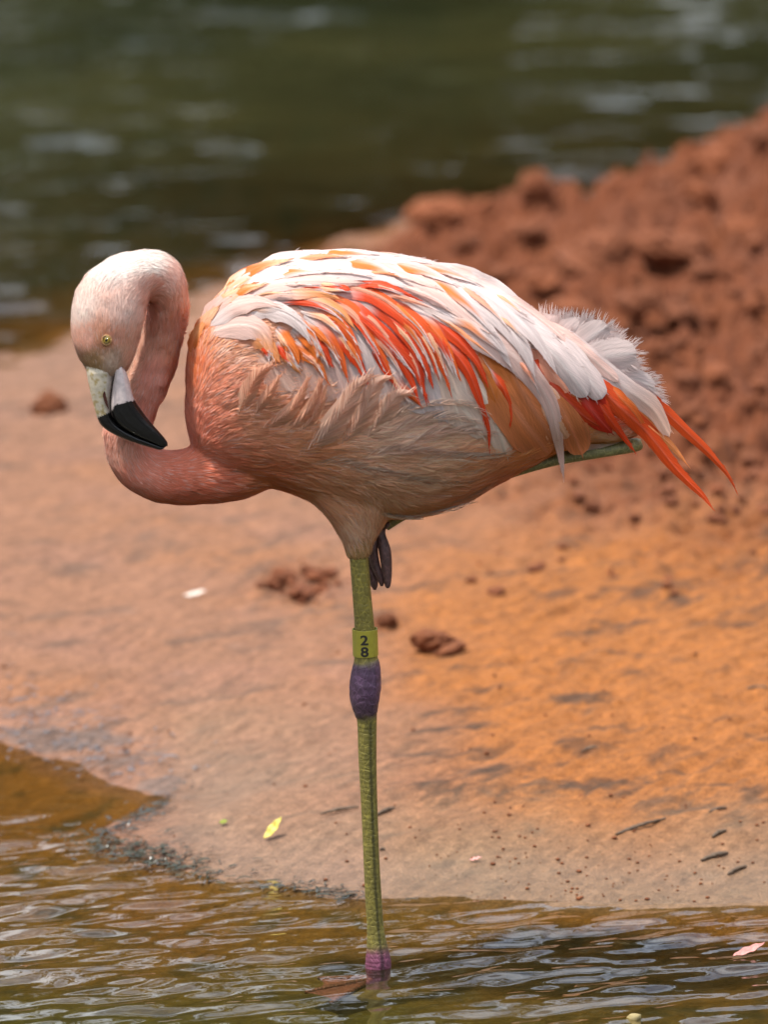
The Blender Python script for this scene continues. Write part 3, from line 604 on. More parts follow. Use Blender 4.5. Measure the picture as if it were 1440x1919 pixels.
def plume(name, pts, width, col, lift, n=70, rise=0.0, tipfree=.35, ang=.5, vane=True, parent=bird, wscale=1.0, curl=0.0):
    """A loose-barbed contour feather: a soft vane with separate curved barbs lying on it."""
    fcount[0] += 1; r = np.random.default_rng(fcount[0]+500)
    N = 20; path = crom(pts, N); t = np.linspace(0, 1, N)
    tan = np.gradient(path, axis=0); tan /= np.linalg.norm(tan, axis=1)[:, None]
    V = []; F = []; C = []; o = 0
    if vane:
        M = 9; s = np.linspace(-1, 1, M); prof = np.clip(np.minimum(1, .3+t/.3)*np.clip((1-t)/.6, 0, 1)**.7, .02, 1)
        nor = np.stack([-tan[:, 1], tan[:, 0]], -1); off = s[None]*width/2*prof[:, None]
        pxs = path[:, :1]+nor[:, :1]*off+tan[:, :1]*np.abs(off)*.5; pys = path[:, 1:2]+nor[:, 1:2]*off+tan[:, 1:2]*np.abs(off)*.5
        yy = depth_at(pxs, pys) - ((1.0+(lift-1)*sstep(0, .7, t))[:, None] + rise*t[:, None]**1.5 - 2.2*np.abs(s)[None]**1.5*prof[:, None])*.001
        v = P(pxs.ravel(), pys.ravel(), yy.ravel()); V.append(v); F.append(grid_faces(N, M)); C.append(np.tile(col*.9, (len(v), 1))*(1+.06*r.normal(0, 1, (len(v), 1)))); o = len(v)
    for k in range(n):
        tb = r.uniform(.02, .98); i = int(tb*(N-1)); sgn = 1 if k % 2 else -1
        p0 = path[i]; tg = tan[i]; nr_ = np.array([-tg[1], tg[0]])*sgn
        L = width*r.uniform(.75, 1.15)*(.55+.6*np.sin(np.pi*min(tb+.15, 1)))
        a = ang*r.uniform(.7, 1.2); q = [p0]; S = 5
        for j in range(S-1):
            aa = a*(1 - .75*j/(S-1)) + curl*j/(S-1); dv = tg*np.cos(aa)+nr_*np.sin(aa); dv = dv/np.linalg.norm(dv); q.append(q[-1]+dv*L/(S-1))
        q = np.array(q); tq = np.gradient(q, axis=0); tq /= np.linalg.norm(tq, axis=1)[:, None]; nq = np.stack([-tq[:, 1], tq[:, 0]], -1)
        w = r.uniform(.55, 1.0)*wscale*np.array([.8, 1, .9, .7, .1])
        lf = 1.0+(lift-1)*float(sstep(0, .7, tb)) + .8 + rise*(tb+np.linspace(0, .25, S))**1.5 + r.uniform(0, .9) - np.linspace(0, 1.2, S)*(1-tipfree)
        A = q - nq*w[:, None]; B = q + nq*w[:, None]
        dep = depth_at(q[:, 0], q[:, 1]) - lf*.001
        va = P(A[:, 0], A[:, 1], dep - .0003*sgn); vb = P(B[:, 0], B[:, 1], dep + .0003*sgn)
        V.append(np.stack([va, vb], 1).reshape(-1, 3)); F.append(np.array([(2*j, 2*j+1, 2*j+3, 2*j+2) for j in range(S-1)])+o); o += 2*S
        cb = np.clip(col*r.uniform(.80, 1.18) + r.uniform(0, .05), 0, .92); C.append(np.repeat(cb[None], 2*S, 0))
    V = np.vstack(V); me = mesh_np(name, V, np.vstack(F)); set_col(me, np.clip(np.vstack(C), .01, .92))
    vx, vy = topx(V); gxn = (depth_at(vx+10, vy)-depth_at(vx-10, vy))/(20*PXM); gzn = -(depth_at(vx, vy+10)-depth_at(vx, vy-10))/(20*PXM)
    nv = np.stack([gxn, -np.ones(len(V)), gzn], -1); nv = nv/np.linalg.norm(nv, axis=1)[:, None] + r.normal(0, .22, (len(V)//2+1, 3)).repeat(2, 0)[:len(V)]
    if not vane: soft_normals(me, nv + np.array([0, 0, .18]))
    return link(name, me, M_DOWN, parent)

# --- broad pale underlayer of the wing (rows that show between the coloured blades)
for k, (pts, w, c, lf) in enumerate([
    ([(470, 655), (510, 690), (545, 735)], 60, PINKW*.7+PEACH*.3, 3), ([(510, 640), (548, 690), (580, 745)], 60, PINKW*.7+PEACH*.3, 3.2), ([(545, 620), (590, 690), (625, 750)], 62, PINKW*.8+PEACH*.2, 3.4),
    ([(580, 610), (630, 680), (668, 760)], 62, PINKW, 3.6), ([(610, 600), (665, 670), (705, 765)], 62, WHITE, 3.8), ([(650, 590), (705, 660), (750, 765)], 62, WHITE, 4.0),
    ([(690, 590), (745, 660), (795, 775)], 66, WHITE, 4.2), ([(730, 600), (790, 680), (838, 790)], 66, WHITE, 4.4), ([(770, 605), (825, 685), (868, 800)], 62, TAUPE, 4.6),
    ([(823, 660), (845, 731), (878, 777), (907, 820)], 56, TAUPE, 5.0), ([(850, 650), (895, 719), (922, 772), (952, 858)], 52, TAUPE, 4.8),
    ([(900, 660), (936, 719), (972, 777), (1030, 852)], 96, AMBER, 7.0), ([(940, 660), (985, 740), (1040, 830)], 80, AMBER, 7.2), ([(1000, 690), (1043, 748), (1068, 797), (1092, 852)], 66, AMBER, 7.6), ([(985, 690), (1030, 760), (1064, 822)], 50, PEACH, 7.8)]):
    feather('wing_covert', pts, w, c, c*.97 if c is not AMBER else SALMON*.2+AMBER*.8, lf, edge=.25 if c is not AMBER else .05, tipround=.35, camber=1.2)

# --- coloured blades of the wing (traced shaft, width, colours, order)
B = lambda pts, w, lf, c=RED, base=WHITE, t0=.0, t1=.25, **k: feather('wing_covert', pts, w, base, c, lf, t0=t0, t1=t1, camber=1.1, **k)
def companions(name, pts, lf, seed, cols, n=1, w=(8, 13), spread=11):
    rr = np.random.default_rng(seed)
    for k in range(n):
        q = np.array(pts, float); tg = np.gradient(q, axis=0); tg /= np.linalg.norm(tg, axis=1)[:, None]; q = q + np.stack([-tg[:, 1], tg[:, 0]], -1)*rr.uniform(-spread, spread)
        a_, b_ = sorted(rr.uniform(0, 1, 2)); a_ *= .35; b_ = .7+.3*b_; q = crom(q, 30)[int(a_*29):int(b_*29)+1][::4]
        c_ = cols[rr.integers(0, len(cols))]; feather(name, q, rr.uniform(*w), WHITE, c_, lf+rr.uniform(.2, .7), t0=0, t1=.3, fade=rr.uniform(.6, .9), camber=.6)
_B = B; bs = [0]
def B(pts, w, lf, *a, **k):
    _B(pts, w, lf, *a, **k); bs[0] += 1; companions('wing_covert', pts, lf, bs[0]+40, [ORANGE, RED, ORANGE, PEACH, SALMON], 2)
B([(499, 633), (508, 655), (516, 680)], 22, 6.5, PALEO)
B([(520, 612), (538, 640), (553, 662), (560, 682)], 26, 6.6, ORANGE)
B([(520, 640), (537, 667), (550, 684), (563, 700)], 22, 6.0, PALEO)
B([(548, 615), (570, 630), (587, 650), (595, 676)], 28, 7.0, ORANGE)
B([(545, 640), (570, 660), (595, 682), (614, 715)], 24, 6.4, ORANGE)
B([(580, 620), (598, 645), (612, 666), (624, 690)], 18, 6.6, RED*.9)
B([(570, 590), (594, 612), (612, 628), (625, 646), (638, 668), (652, 712)], 27, 7.4, ORANGE*.5+RED*.5, t1=.5)
B([(590, 592), (628, 618), (654, 650), (669, 676), (683, 704), (692, 726)], 32, 7.7, RED, t0=.15, t1=.45)
B([(560, 572), (584, 577), (607, 584), (630, 600), (648, 618), (664, 642), (679, 676)], 28, 8.4, ORANGE*.4+RED*.6, t0=.1, t1=.4)
B([(560, 562), (600, 560), (647, 576), (676, 602), (699, 640), (719, 676), (740, 722)], 31, 8.0, RED, t0=.1, t1=.35, inner=(ORANGE, -1, .5))
B([(600, 548), (640, 562), (676, 587), (704, 612), (732, 639), (757, 668), (779, 695), (803, 752)], 31, 8.8, RED, t0=.1, t1=.3)
B([(655, 560), (695, 568), (724, 588), (750, 613), (768, 635), (786, 664), (800, 693), (813, 730)], 30, 9.3, RED*.95, t0=.05, t1=.25)
B([(700, 575), (735, 605), (765, 645), (785, 690), (800, 755)], 26, 8.2, DEEP*.5+RED*.5, t0=.1, t1=.4)
B([(590, 545), (630, 542), (661, 546), (690, 552), (715, 565), (743, 585), (770, 607), (789, 630), (806, 660), (821, 705)], 31, 10.0, RED, t0=.05, t1=.25, inner=(ORANGE, -1, .35))
B([(700, 640), (730, 690), (760, 730), (790, 762)], 26, 6.6, ORANGE*.5+RED*.5, t0=.3, t1=.8)
B([(575, 537), (600, 535), (632, 538), (656, 543)], 15, 11.0, RED, t0=.1, t1=.3, tipround=.4)
B([(640, 536), (668, 531), (704, 531), (733, 538), (760, 550), (786, 562)], 17, 11.0, RED, t0=.1, t1=.3)
B([(470, 556), (520, 546), (560, 546), (600, 548), (640, 562)], 34, 9.6, PALEO, base=PINKW, t0=.3, t1=.8)
B([(510, 560), (560, 556), (600, 564), (640, 585), (665, 615)], 30, 9.0, PALEO, base=WHITE, t0=.1, t1=.7)
B([(640, 575), (690, 600), (730, 645), (765, 700), (786, 752)], 27, 8.6, RED, t0=.05, t1=.3)
B([(715, 558), (765, 588), (800, 628), (830, 688), (846, 740)], 25, 9.6, RED*.7+ORANGE*.3, t0=.05, t1=.3)
B([(755, 572), (800, 602), (838, 652), (864, 715)], 22, 8.8, ORANGE*.6+RED*.4, t0=.1, t1=.4)
B([(520, 590), (556, 604), (582, 630), (604, 668)], 24, 7.6, ORANGE, t0=.15, t1=.5)
# pale coverts near the shoulder
W = lambda pts, w, lf, c=PINKW, tip=None, **k: feather('wing_covert', pts, w*1.18, c, c if tip is None else tip, lf, camber=k.pop('camber', 1.3), **k)
W([(395, 622), (430, 611), (465, 611), (492, 626), (512, 668)], 46, 6.8, PINKW, PALEO, t0=.45, t1=.95)
W([(440, 640), (470, 632), (500, 645), (525, 680)], 34, 6.0, SALMON, PALEO)
W([(455, 594), (493, 580), (530, 587), (557, 605), (582, 640)], 34, 8.2, WHITE)
W([(388, 610), (421, 584), (452, 570), (488, 566), (528, 578)], 32, 8.8, WHITE, PINKW)
W([(430, 585), (470, 575), (520, 578), (555, 595), (585, 620)], 18, 8.4, PEACH, WHITE)
W([(420, 560), (465, 540), (520, 528), (580, 524), (640, 530), (690, 530)], 30, 10.6, WHITE, PINKW)
W([(440, 545), (490, 520), (545, 508), (600, 510)], 24, 11.0, WHITE)
W([(378, 600), (410, 570), (445, 545), (480, 530)], 24, 8.6, PINKW, PALEO, t0=.3, t1=.9)
W([(366, 630), (385, 600), (412, 572)], 20, 7.4, ORANGE, PEACH)
W([(356, 660), (368, 625), (392, 592)], 17, 6.8, ORANGE*.9, PALEO)
W([(420, 545), (455, 517), (500, 498), (545, 487)], 20, 9.6, PEACH, WHITE)
W([(424, 538), (466, 509), (500, 495), (550, 485)], 17, 10.6, PEACH, ORANGE, camber=1, t0=0, t1=.2, fade=.6)
W([(420, 566), (456, 543), (500, 532)], 15, 10.4, PEACH, ORANGE, camber=1, t0=0, t1=.3, fade=.6)
W([(480, 528), (548, 511), (612, 510)], 15, 12.0, WHITE, ORANGE, camber=1, t0=.1, t1=.4, fade=.6, inner=(WHITE, 1, .8))
W([(400, 575), (425, 553), (455, 537)], 12, 9.2, PALEO, PEACH, camber=1)
W([(470, 515), (530, 498), (610, 497), (700, 515), (770, 540)], 46, 10.0, WHITE)
W([(520, 500), (600, 486), (690, 490), (760, 510), (830, 545)], 36, 10.4, WHITE, PINKW)
W([(560, 486), (640, 478), (720, 484), (800, 503)], 22, 11.0, WHITE)
W([(570, 485), (641, 476), (710, 478)], 13, 11.6, WHITE, ORANGE, camber=.6, t0=.15, t1=.4, fade=.6, inner=(WHITE, 1, .8))
W([(600, 484), (668, 491), (704, 498), (760, 522)], 20, 11.8, WHITE, ORANGE, camber=.8, t0=.15, t1=.4, fade=.65, inner=(WHITE, -1, .85))
W([(670, 482), (740, 493), (777, 501), (812, 513), (860, 536)], 22, 12.0, WHITE, ORANGE, camber=.8, t0=.1, t1=.35, fade=.7, inner=(WHITE, -1, .85))
W([(740, 484), (816, 500), (852, 512), (900, 534)], 17, 12.2, WHITE, ORANGE, camber=.8, t0=.15, t1=.4, fade=.65, inner=(WHITE, -1, .85))
W([(690, 474), (740, 480), (800, 490), (850, 505)], 10, 10.5, SALMON, WHITE, camber=.6)
# long pale scapulars and tertials
S = lambda pts, w, lf, c=WHITE, tip=PINKW, **k: feather('scapular_feather', pts, w*1.25, c, tip, lf, N=34, camber=1.5, **k)
S([(690, 505), (760, 520), (825, 545), (880, 590), (920, 625)], 44, 9.4, WHITE, PINKW)
S([(700, 535), (780, 563), (826, 578), (862, 600), (908, 626), (962, 664), (1000, 705), (1030, 755), (1046, 815), (1057, 897)], 50, 8.6, WHITE, PINKW)
S([(740, 500), (800, 522), (840, 545), (880, 580), (930, 640), (960, 690)], 38, 9.8, PINKW, WHITE)
S([(770, 505), (834, 532), (888, 557), (935, 592), (970, 634), (990, 670), (1003, 706)], 46, 10.6, WHITE, WHITE)
S([(790, 498), (852, 518), (906, 545), (962, 588), (1010, 640), (1045, 700)], 42, 11.4, WHITE, WHITE)
S([(820, 505), (880, 523), (940, 553), (1000, 595), (1050, 640)], 34, 12.0, PINKW, WHITE)
S([(840, 508), (900, 527), (970, 567), (1030, 610), (1080, 655)], 20, 12.4, PINKW, PINKW)
feather('scapular_feather', [(760, 508), (825, 529), (861, 557), (892, 585), (940, 640)], 20, WHITE, ORANGE, 12.2, camber=.8, t0=.1, t1=.35, fade=.6, inner=(WHITE, -1, .85))
feather('scapular_feather', [(800, 575), (870, 603), (906, 630), (955, 670)], 20, WHITE, ORANGE*.6+PEACH*.4, 10.9, camber=.8, t0=.2, t1=.45, fade=.6, inner=(WHITE, -1, .8))
for k, pts in enumerate([[(700, 520), (760, 533), (825, 560), (880, 605)], [(690, 545), (760, 563), (820, 585), (880, 620)], [(760, 560), (830, 590), (900, 640), (960, 690)], [(800, 520), (870, 550), (930, 600), (975, 660)], [(900, 560), (950, 600), (1000, 650)], [(640, 500), (720, 505), (800, 530)], [(540, 500), (620, 492), (700, 500)], [(480, 545), (540, 530), (610, 532)], [(450, 560), (500, 545), (560, 545)], [(560, 520), (630, 515), (700, 525)], [(940, 640), (985, 690), (1020, 750)], [(860, 530), (930, 562), (1000, 615)]]):
    companions('scapular_feather', pts, 12.2, 300+k, [PEACH, SALMON, ORANGE*.5+PEACH*.5, PINKW], 1, (6, 10), 14)
T = lambda pts, w, lf, c=RED, base=PINKW, **k: feather('tertial_feather', pts, w, base, c, lf, N=30, camber=1.4, t0=k.pop('t0', .1), t1=k.pop('t1', .38), **k)
T([(780, 583), (806, 593), (835, 616), (862, 640), (883, 663), (899, 685), (916, 728)], 23, 8.0, RED)
T([(770, 598), (816, 629), (852, 660), (878, 696), (893, 730), (905, 765), (916, 805), (918, 845)], 23, 7.2, RED)
T([(905, 670), (922, 697), (941, 724), (955, 755), (960, 778), (956, 800)], 16, 7.4, RED*.9+ORANGE*.1)
T([(880, 650), (905, 690), (925, 735), (940, 780)], 30, 6.0, AMBER, SALMON)
T([(940, 660), (968, 705), (1000, 760), (1030, 830)], 26, 6.6, PEACH, PINKW, t0=.3, t1=.9)
# tail end: primaries and their coverts
F_ = lambda pts, w, lf, c, base=None, **k: feather('flight_feather', pts, w, c if base is None else base, c, lf, N=30, camber=k.pop('camber', 1.8), hug=.5, **k)
F_([(1060, 715), (1088, 740), (1115, 775), (1148, 812)], 74, 6.0, DEEP)
F_([(1000, 675), (1040, 725), (1090, 775), (1125, 800)], 44, 6.6, RED*.75)
F_([(1085, 700), (1116, 746), (1143, 784), (1170, 819), (1191, 847)], 27, 7.0, RED)
F_([(1090, 690), (1126, 726), (1160, 760), (1203, 799), (1233, 833), (1265, 874), (1293, 904), (1320, 931), (1338, 955)], 36, 8.6, RED*.85+ORANGE*.15)
F_([(1110, 690), (1150, 730), (1190, 775), (1215, 815)], 30, 8.0, ORANGE*.7+RED*.3)
F_([(1100, 690), (1150, 735), (1186, 772), (1225, 805), (1259, 834), (1290, 872)], 32, 7.6, PALEO*.6+ORANGE*.4, base=ORANGE)
F_([(1090, 650), (1140, 692), (1175, 719), (1219, 748), (1253, 776), (1302, 822), (1336, 856), (1364, 888), (1381, 920)], 29, 5.6, RED*.8+ORANGE*.2)
F_([(1018, 607), (1072, 648), (1126, 690), (1180, 732), (1226, 768), (1256, 818)], 40, 10.2, PEACH*.6+WHITE*.4, base=WHITE, t0=.5, t1=1.0, tipround=.3)
F_([(1000, 640), (1028, 688), (1066, 735)], 32, 7.0, SALMON, tipround=.4)
F_([(960, 590), (1000, 626), (1038, 663), (1074, 707), (1100, 744)], 48, 11.6, WHITE, tipround=.22, camber=3.0)
F_([(1000, 610), (1054, 650), (1088, 688), (1113, 722), (1130, 747)], 42, 12.4, WHITE, tipround=.2, camber=3.0)
F_([(1010, 600), (1070, 640), (1120, 680), (1160, 715)], 26, 12.0, PINKW, tipround=.3)
# under-tail and fluffy white tail coverts
for pts, w, lf in [([(1075, 822), (1130, 826), (1192, 812)], 28, -14), ([(1050, 830), (1110, 834), (1165, 824)], 22, -12)]:
    feather('tail_covert', pts, w, PINKW, WHITE, lf, fringe=25, hug=0)
for pts, w, Yf in [([(1010, 650), (1035, 622), (1056, 600)], 70, (.015, .012)), ([(1035, 660), (1068, 628), (1098, 604)], 62, (.008, .004)), ([(1050, 670), (1098, 640), (1140, 610)], 66, (.004, 0)), ([(1070, 680), (1120, 655), (1160, 628)], 58, (.012, .010)),
                   ([(1080, 690), (1140, 668), (1194, 662)], 66, (.0, -.004)), ([(1090, 700), (1150, 684), (1198, 688)], 52, (.008, .006)), ([(1120, 710), (1180, 708), (1228, 726)], 46, (.002, .0)), ([(1140, 720), (1190, 722), (1237, 746)], 36, (.008, .006))]:
    feather('tail_covert', pts, w, WHITE, WHITE*1.02, 0, tipround=.55, fringe=170, Yfix=Yf, camber=2.5)

# --- flank plumes, curled up over the wing's lower edge
PT = np.array([.86, .48, .32]); PB = np.array([.86, .56, .42])
for pts, w, c, n, rise, cu in [
    ([(446, 778), (462, 740), (484, 702), (512, 682)], 34, PT, 90, 3, .3), ([(474, 782), (498, 745), (515, 720), (524, 702)], 22, PT, 60, 3, .2), ([(490, 806), (535, 778), (562, 745), (578, 706)], 27, PT, 90, 4, .1),
    ([(535, 812), (572, 780), (592, 745), (603, 705)], 27, PT, 90, 4, .1), ([(556, 818), (586, 785), (602, 755), (612, 720)], 20, PT, 60, 4, .1),
    ([(560, 856), (610, 815), (645, 765), (668, 725), (700, 700)], 48, PB, 170, 5, .15), ([(636, 840), (676, 785), (696, 740), (712, 713), (736, 706)], 44, PB, 150, 5, .35), ([(690, 820), (722, 772), (745, 742), (775, 735)], 40, PB, 110, 3, .4)]:
    plume('flank_plume', pts, w, c, 9.0, n, rise, curl=cu, wscale=.7)
for pts, w, c, lf in [
    ([(690, 815), (740, 778), (800, 758), (870, 756), (910, 775)], 40, PB, 11), ([(700, 835), (760, 800), (830, 782), (900, 790)], 46, PB, 10), ([(720, 860), (790, 825), (850, 808), (930, 812)], 50, PB*.97, 8),
    ([(640, 880), (710, 850), (780, 845), (860, 850)], 44, PB*.95, 7), ([(740, 890), (810, 862), (880, 858), (950, 852)], 46, np.array([.82, .58, .42]), 6), ([(660, 915), (740, 900), (820, 905), (890, 905)], 44, np.array([.8, .55, .38]), 5),
    ([(800, 915), (860, 895), (920, 885), (970, 870)], 40, np.array([.8, .46, .24]), 5), ([(560, 880), (620, 868), (690, 880), (760, 890)], 44, np.array([.8, .54, .38]), 5), ([(730, 955), (800, 950), (870, 938), (930, 905)], 30, np.array([.74, .40, .24]), 5),
    ([(760, 966), (830, 958), (890, 940)], 22, np.array([.82, .62, .5]), 6), ([(700, 960), (745, 968), (790, 972)], 22, np.array([.82, .62, .5]), 6)]:
    plume('flank_plume', pts, w, c*1.04, lf*.6, 110, 1.0, ang=.32, curl=-.15, vane=False, wscale=.55)

# --- bill
OUT = crom([(158, 676), (164, 712), (171, 745), (178, 770), (183, 786), (193, 801), (217, 816), (250, 829), (283, 839), (302, 843), (312, 836)], 60)
TOM = crom([(214, 676), (211, 715), (207, 745), (207, 768), (213, 786), (227, 801), (252, 816), (280, 828), (300, 836), (308, 839), (312.5, 836)], 60)
INR = crom([(226, 672), (240, 708), (250, 745), (263, 766), (280, 789), (298, 809), (309, 822), (314, 830), (315, 834), (314.5, 836), (314, 837)], 60)
def jaw(name, a, b, half, Yc, jag, cols, groove=0.0, e=2.4):
    nc = 48; th = np.linspace(0, 2*np.pi, nc, endpoint=False); cx, cy = supe(th, e); V = []; C = []; n = len(a)
    for i in range(n):
        mid = (a[i]+b[i])/2; hv = (b[i]-a[i])/2; k = np.interp(i/(n-1), np.linspace(0, 1, len(half)), half)
        dep = cy*k*PXM*(1-.25*(cx > .55)*(cx-.55)/.45)
        if groove: dep = dep*(1 - groove*(np.exp(-((cx+.55)/.07)**2)+.8*np.exp(-((cx+.30)/.05)**2)+.5*np.exp(-((cx-.62)/.05)**2))*sstep(.1, .3, i/(n-1)))
        q = mid+np.outer(cx, hv); V.append(P(q[:, 0], q[:, 1], Yc+dep)); C.append(np.array([cols(u, v, i/(n-1), x_) for (u, v), x_ in zip(q, cx)]))
    v, f = closed_rings(V); me = bpy.data.meshes.new(name); me.from_pydata(v.tolist(), [], f); me.update()
    bm = bmesh.new(); bm.from_mesh(me); bmesh.ops.recalc_face_normals(bm, faces=bm.faces); bm.to_mesh(me); bm.free()
    me.polygons.foreach_set('use_smooth', np.ones(len(me.polygons), bool))
    cc = np.vstack(C); set_col(me, np.vstack([cc, cc[:1], cc[-1:]])); return link(name, me, M_BILL, bird)
BLK = np.array([.008, .007, .007])
def col_up(u, v, t, s):
    lim = 782 - (u-183)*.42 + 1.5*math.sin(u*1.7) if u < 206 else 772+2*math.sin(u*2)
    if v > lim: return BLK
    base = np.array([.60, .52, .40]); n = perlin(np.array([u/7.0]), np.array([v/15.0]))[0] + .6*perlin(np.array([u/3.0+9]), np.array([v/6.0]))[0]
    ol = max(0, min(1, (n-.05)*3))*.75; base = base*(1-ol)+np.array([.36, .25, .06])*ol
    if u > 200: base = base*.5+np.array([.62, .52, .50])*.5
    return base
def col_lo(u, v, t, s):
    lim = 757 - (u-215)*.22 + (2.2 if int(u/3.2) % 2 else 0); lim = max(lim, 748)
    if u < 216: lim = 757+(216-u)*2
    return BLK if v > lim else np.array([.66, .55, .53])*(1-.1*abs(s))
def dens(c, n=150):
    return crom(np.vstack([c[:-1:4], c[-1:]]), n)
ub = jaw('upper_bill', dens(OUT), dens(TOM), [19, 25, 23, 20, 17, 15, 13, 11, 9, 6, 3], -.0315, 0, col_up, .05)
lb = jaw('lower_bill', dens(TOM), dens(INR), [15, 22, 25, 26, 26, 24, 21, 18, 14, 9, 3], -.0315, 0, col_lo, .16, 3.0)
def sliver(name, pts, w, col, Yo, mat, parent, dome=1.5):
    N = 14; p = crom(pts, N); t = np.linspace(0, 1, N); tan = np.gradient(p, axis=0); tan /= np.linalg.norm(tan, axis=1)[:, None]; nor = np.stack([-tan[:, 1], tan[:, 0]], -1)
    s = np.linspace(-1, 1, 7); pr = np.clip(np.sin(np.pi*np.clip(t, .02, .98))**.6, .05, 1)*w/2
    px_ = p[:, :1]+nor[:, :1]*s*pr[:, None]; py_ = p[:, 1:]+nor[:, 1:]*s*pr[:, None]
    v = P(px_.ravel(), py_.ravel(), (Yo - .001*dome*(1-s**2)[None]*np.ones((N, 1))).ravel())
    me = mesh_np(name, v, grid_faces(N, 7)); set_col(me, np.tile(col, (len(v), 1))); return link(name, me, mat, parent)
sliver('nostril', [(193, 722), (195, 740), (199, 755), (203, 766)], 6, np.array([.06, .02, .015]), -.0430, M_BILL, ub, .3)
sliver('mouth_line', [(215, 698), (210, 722), (207, 745), (207, 768), (212, 783)], 3.4, np.array([.02, .012, .01]), -.0462, M_BILL, lb, .2)

# --- eye
def disc_dome(name, cpx, cpy, r1, r2, Y0, dome, colf, mat, parent):
    rr = np.linspace(0, 1, 12)[1:]; th = np.linspace(0, 2*np.pi, 36, endpoint=False); V = []; C = []
    for q in rr:
        pxx = cpx+q*r1*np.cos(th)*.96-q*r2*np.sin(th)*.18; pyy = cpy+q*r2*np.sin(th)
        V.append(P(pxx, pyy, np.full(36, Y0-dome*math.sqrt(max(0, 1-q*q))))); C.append(np.tile(colf(q), (36, 1)))
    v = np.vstack(V+[P(cpx, cpy, Y0-dome)[None]]); f = [tuple(g) for g in grid_faces(11, 36, 0, True)] + [(len(v)-1, i, (i+1) % 36) for i in range(36)]
    me = bpy.data.meshes.new(name); me.from_pydata(v.tolist(), [], f); me.update(); me.polygons.foreach_set('use_smooth', np.ones(len(me.polygons), bool))
    set_col(me, np.vstack(C+[colf(0)[None]])); return link(name, me, mat, parent)
hit = BVH.ray_cast(Vector(CAM), Vector(ray(199, 637))); EY = hit[0].y - .0025
eye = disc_dome('eye', 199.5, 637.5, 7.8, 8.2, EY, .0022, lambda q: np.array([.40, .27, .04]), M_EYE, bird)
disc_dome('pupil', 198.8, 637.5, 2.7, 2.9, EY-.0019, .0007, lambda q: np.array([.005, .004, .003]), M_EYE, eye)
def torus_px(name, cpx, cpy, r1, r2, rad, Y0, col, mat, parent):
    th = np.linspace(0, 2*np.pi, 40, endpoint=False); ph = np.linspace(0, 2*np.pi, 8, endpoint=False); R = []
    for a_ in ph:
        rr = rad*math.cos(a_); R.append(P(cpx+(r1+rr)*np.cos(th), cpy+(r2+rr)*np.sin(th), np.full(40, Y0-rad*PXM*math.sin(a_))))
    R.append(R[0]); me = mesh_np(name, np.vstack(R), grid_faces(9, 40, 0, True)); set_col(me, np.tile(col, (len(me.vertices), 1))); return link(name, me, mat, parent)
torus_px('eyelid', 199.5, 637.5, 8.6, 9.0, 1.5, EY-.0004, np.array([.42, .23, .09]), M_LEG, eye)
torus_px('iris_rim', 199.3, 637.5, 5.6, 6.0, .5, EY-.0016, np.array([.12, .06, .01]), M_EYE, eye)

# --- legs: rings along a path with scutes
def leg_mesh(name, path, colf, n=420, nc=40, scute=9.0, amp=.035, groove=True, parent=bird, flat=1.0, yscale=1.0):
    t = crom(np.array(path, float), n); c = np.array([P(a_, b_, y_) for a_, b_, y_, r_ in t]); tan = np.gradient(c, axis=0); tan /= np.linalg.norm(tan, axis=1)[:, None]
    s = np.concatenate([[0], np.cumsum(np.linalg.norm(np.diff(t[:, :2], axis=0), axis=1))]); nrm = np.array([0, -1., 0]); th = np.linspace(0, 2*np.pi, nc, endpoint=False); R = []; C = []
    rr = np.random.default_rng(11)
    for i in range(n):
        u = nrm-tan[i]*(nrm@tan[i]); u /= np.linalg.norm(u); w = np.cross(tan[i], u); nrm = u
        ja = 1 - float(sstep(1230, 1250, t[i, 1])*sstep(1355, 1335, t[i, 1]))
        sc = 1 - amp*ja*np.exp(-((((s[i]+2.5*math.sin(s[i]/31))/scute + .12*np.sin(th*2)) % 1.0)-.5)**2/.012) * (.5+.5*np.cos(th-.5)) + (1-ja)*.05*perlin(np.full(nc, s[i]/9), th*1.5)
        if groove: sc = sc - .10*np.exp(-((th-5.9)/.10)**2)
        R.append(c[i] + t[i, 3]*PXM*(np.cos(th)[:, None]*u*yscale + np.sin(th)[:, None]*w)*sc[:, None])
        C.append(np.array([colf(t[i, 0], t[i, 1], a_, s[i]) for a_ in th]))
    v, f = closed_rings(R); me = bpy.data.meshes.new(name); me.from_pydata(v.tolist(), [], f); me.update()
    bm = bmesh.new(); bm.from_mesh(me); bmesh.ops.recalc_face_normals(bm, faces=bm.faces); bm.to_mesh(me); bm.free()
    me.polygons.foreach_set('use_smooth', np.ones(len(me.polygons), bool)); cc = np.vstack(C); set_col(me, np.vstack([cc, cc[:1], cc[-1:]])); return link(name, me, M_LEG, parent)
GRN = np.array([.185, .150, .026]); GRD = np.array([.12, .105, .03]); PUR = np.array([.085, .042, .080]); PURD = np.array([.05, .024, .040])
def leg_col(u, v, a_, s_):
    g = GRN if v < 1240 else GRN*.62+GRD*.38
    g = g*(.94+.12*(0.5+.5*math.sin(s_/9.0*6.283+math.sin(a_*2))))
    nz = perlin(np.array([u/9.0+a_]), np.array([v/14.0]))[0]
    g = g*(1+.3*nz)
    k = float(sstep(1232, 1250, v+6*nz)*sstep(1352, 1332, v+8*nz)); f = float(sstep(1762, 1792, v+8*nz))
    pc = PUR*(1-float(sstep(1290, 1340, v)))+PURD*float(sstep(1290, 1340, v))
    g = g*(1-k)+pc*(1+.5*nz)*k; g = g*(1-f)+np.array([.16, .045, .085])*f
    if 5.8 < a_ < 6.02 and v > 1350: g = g*.45
    return np.clip(g, .01, .9)
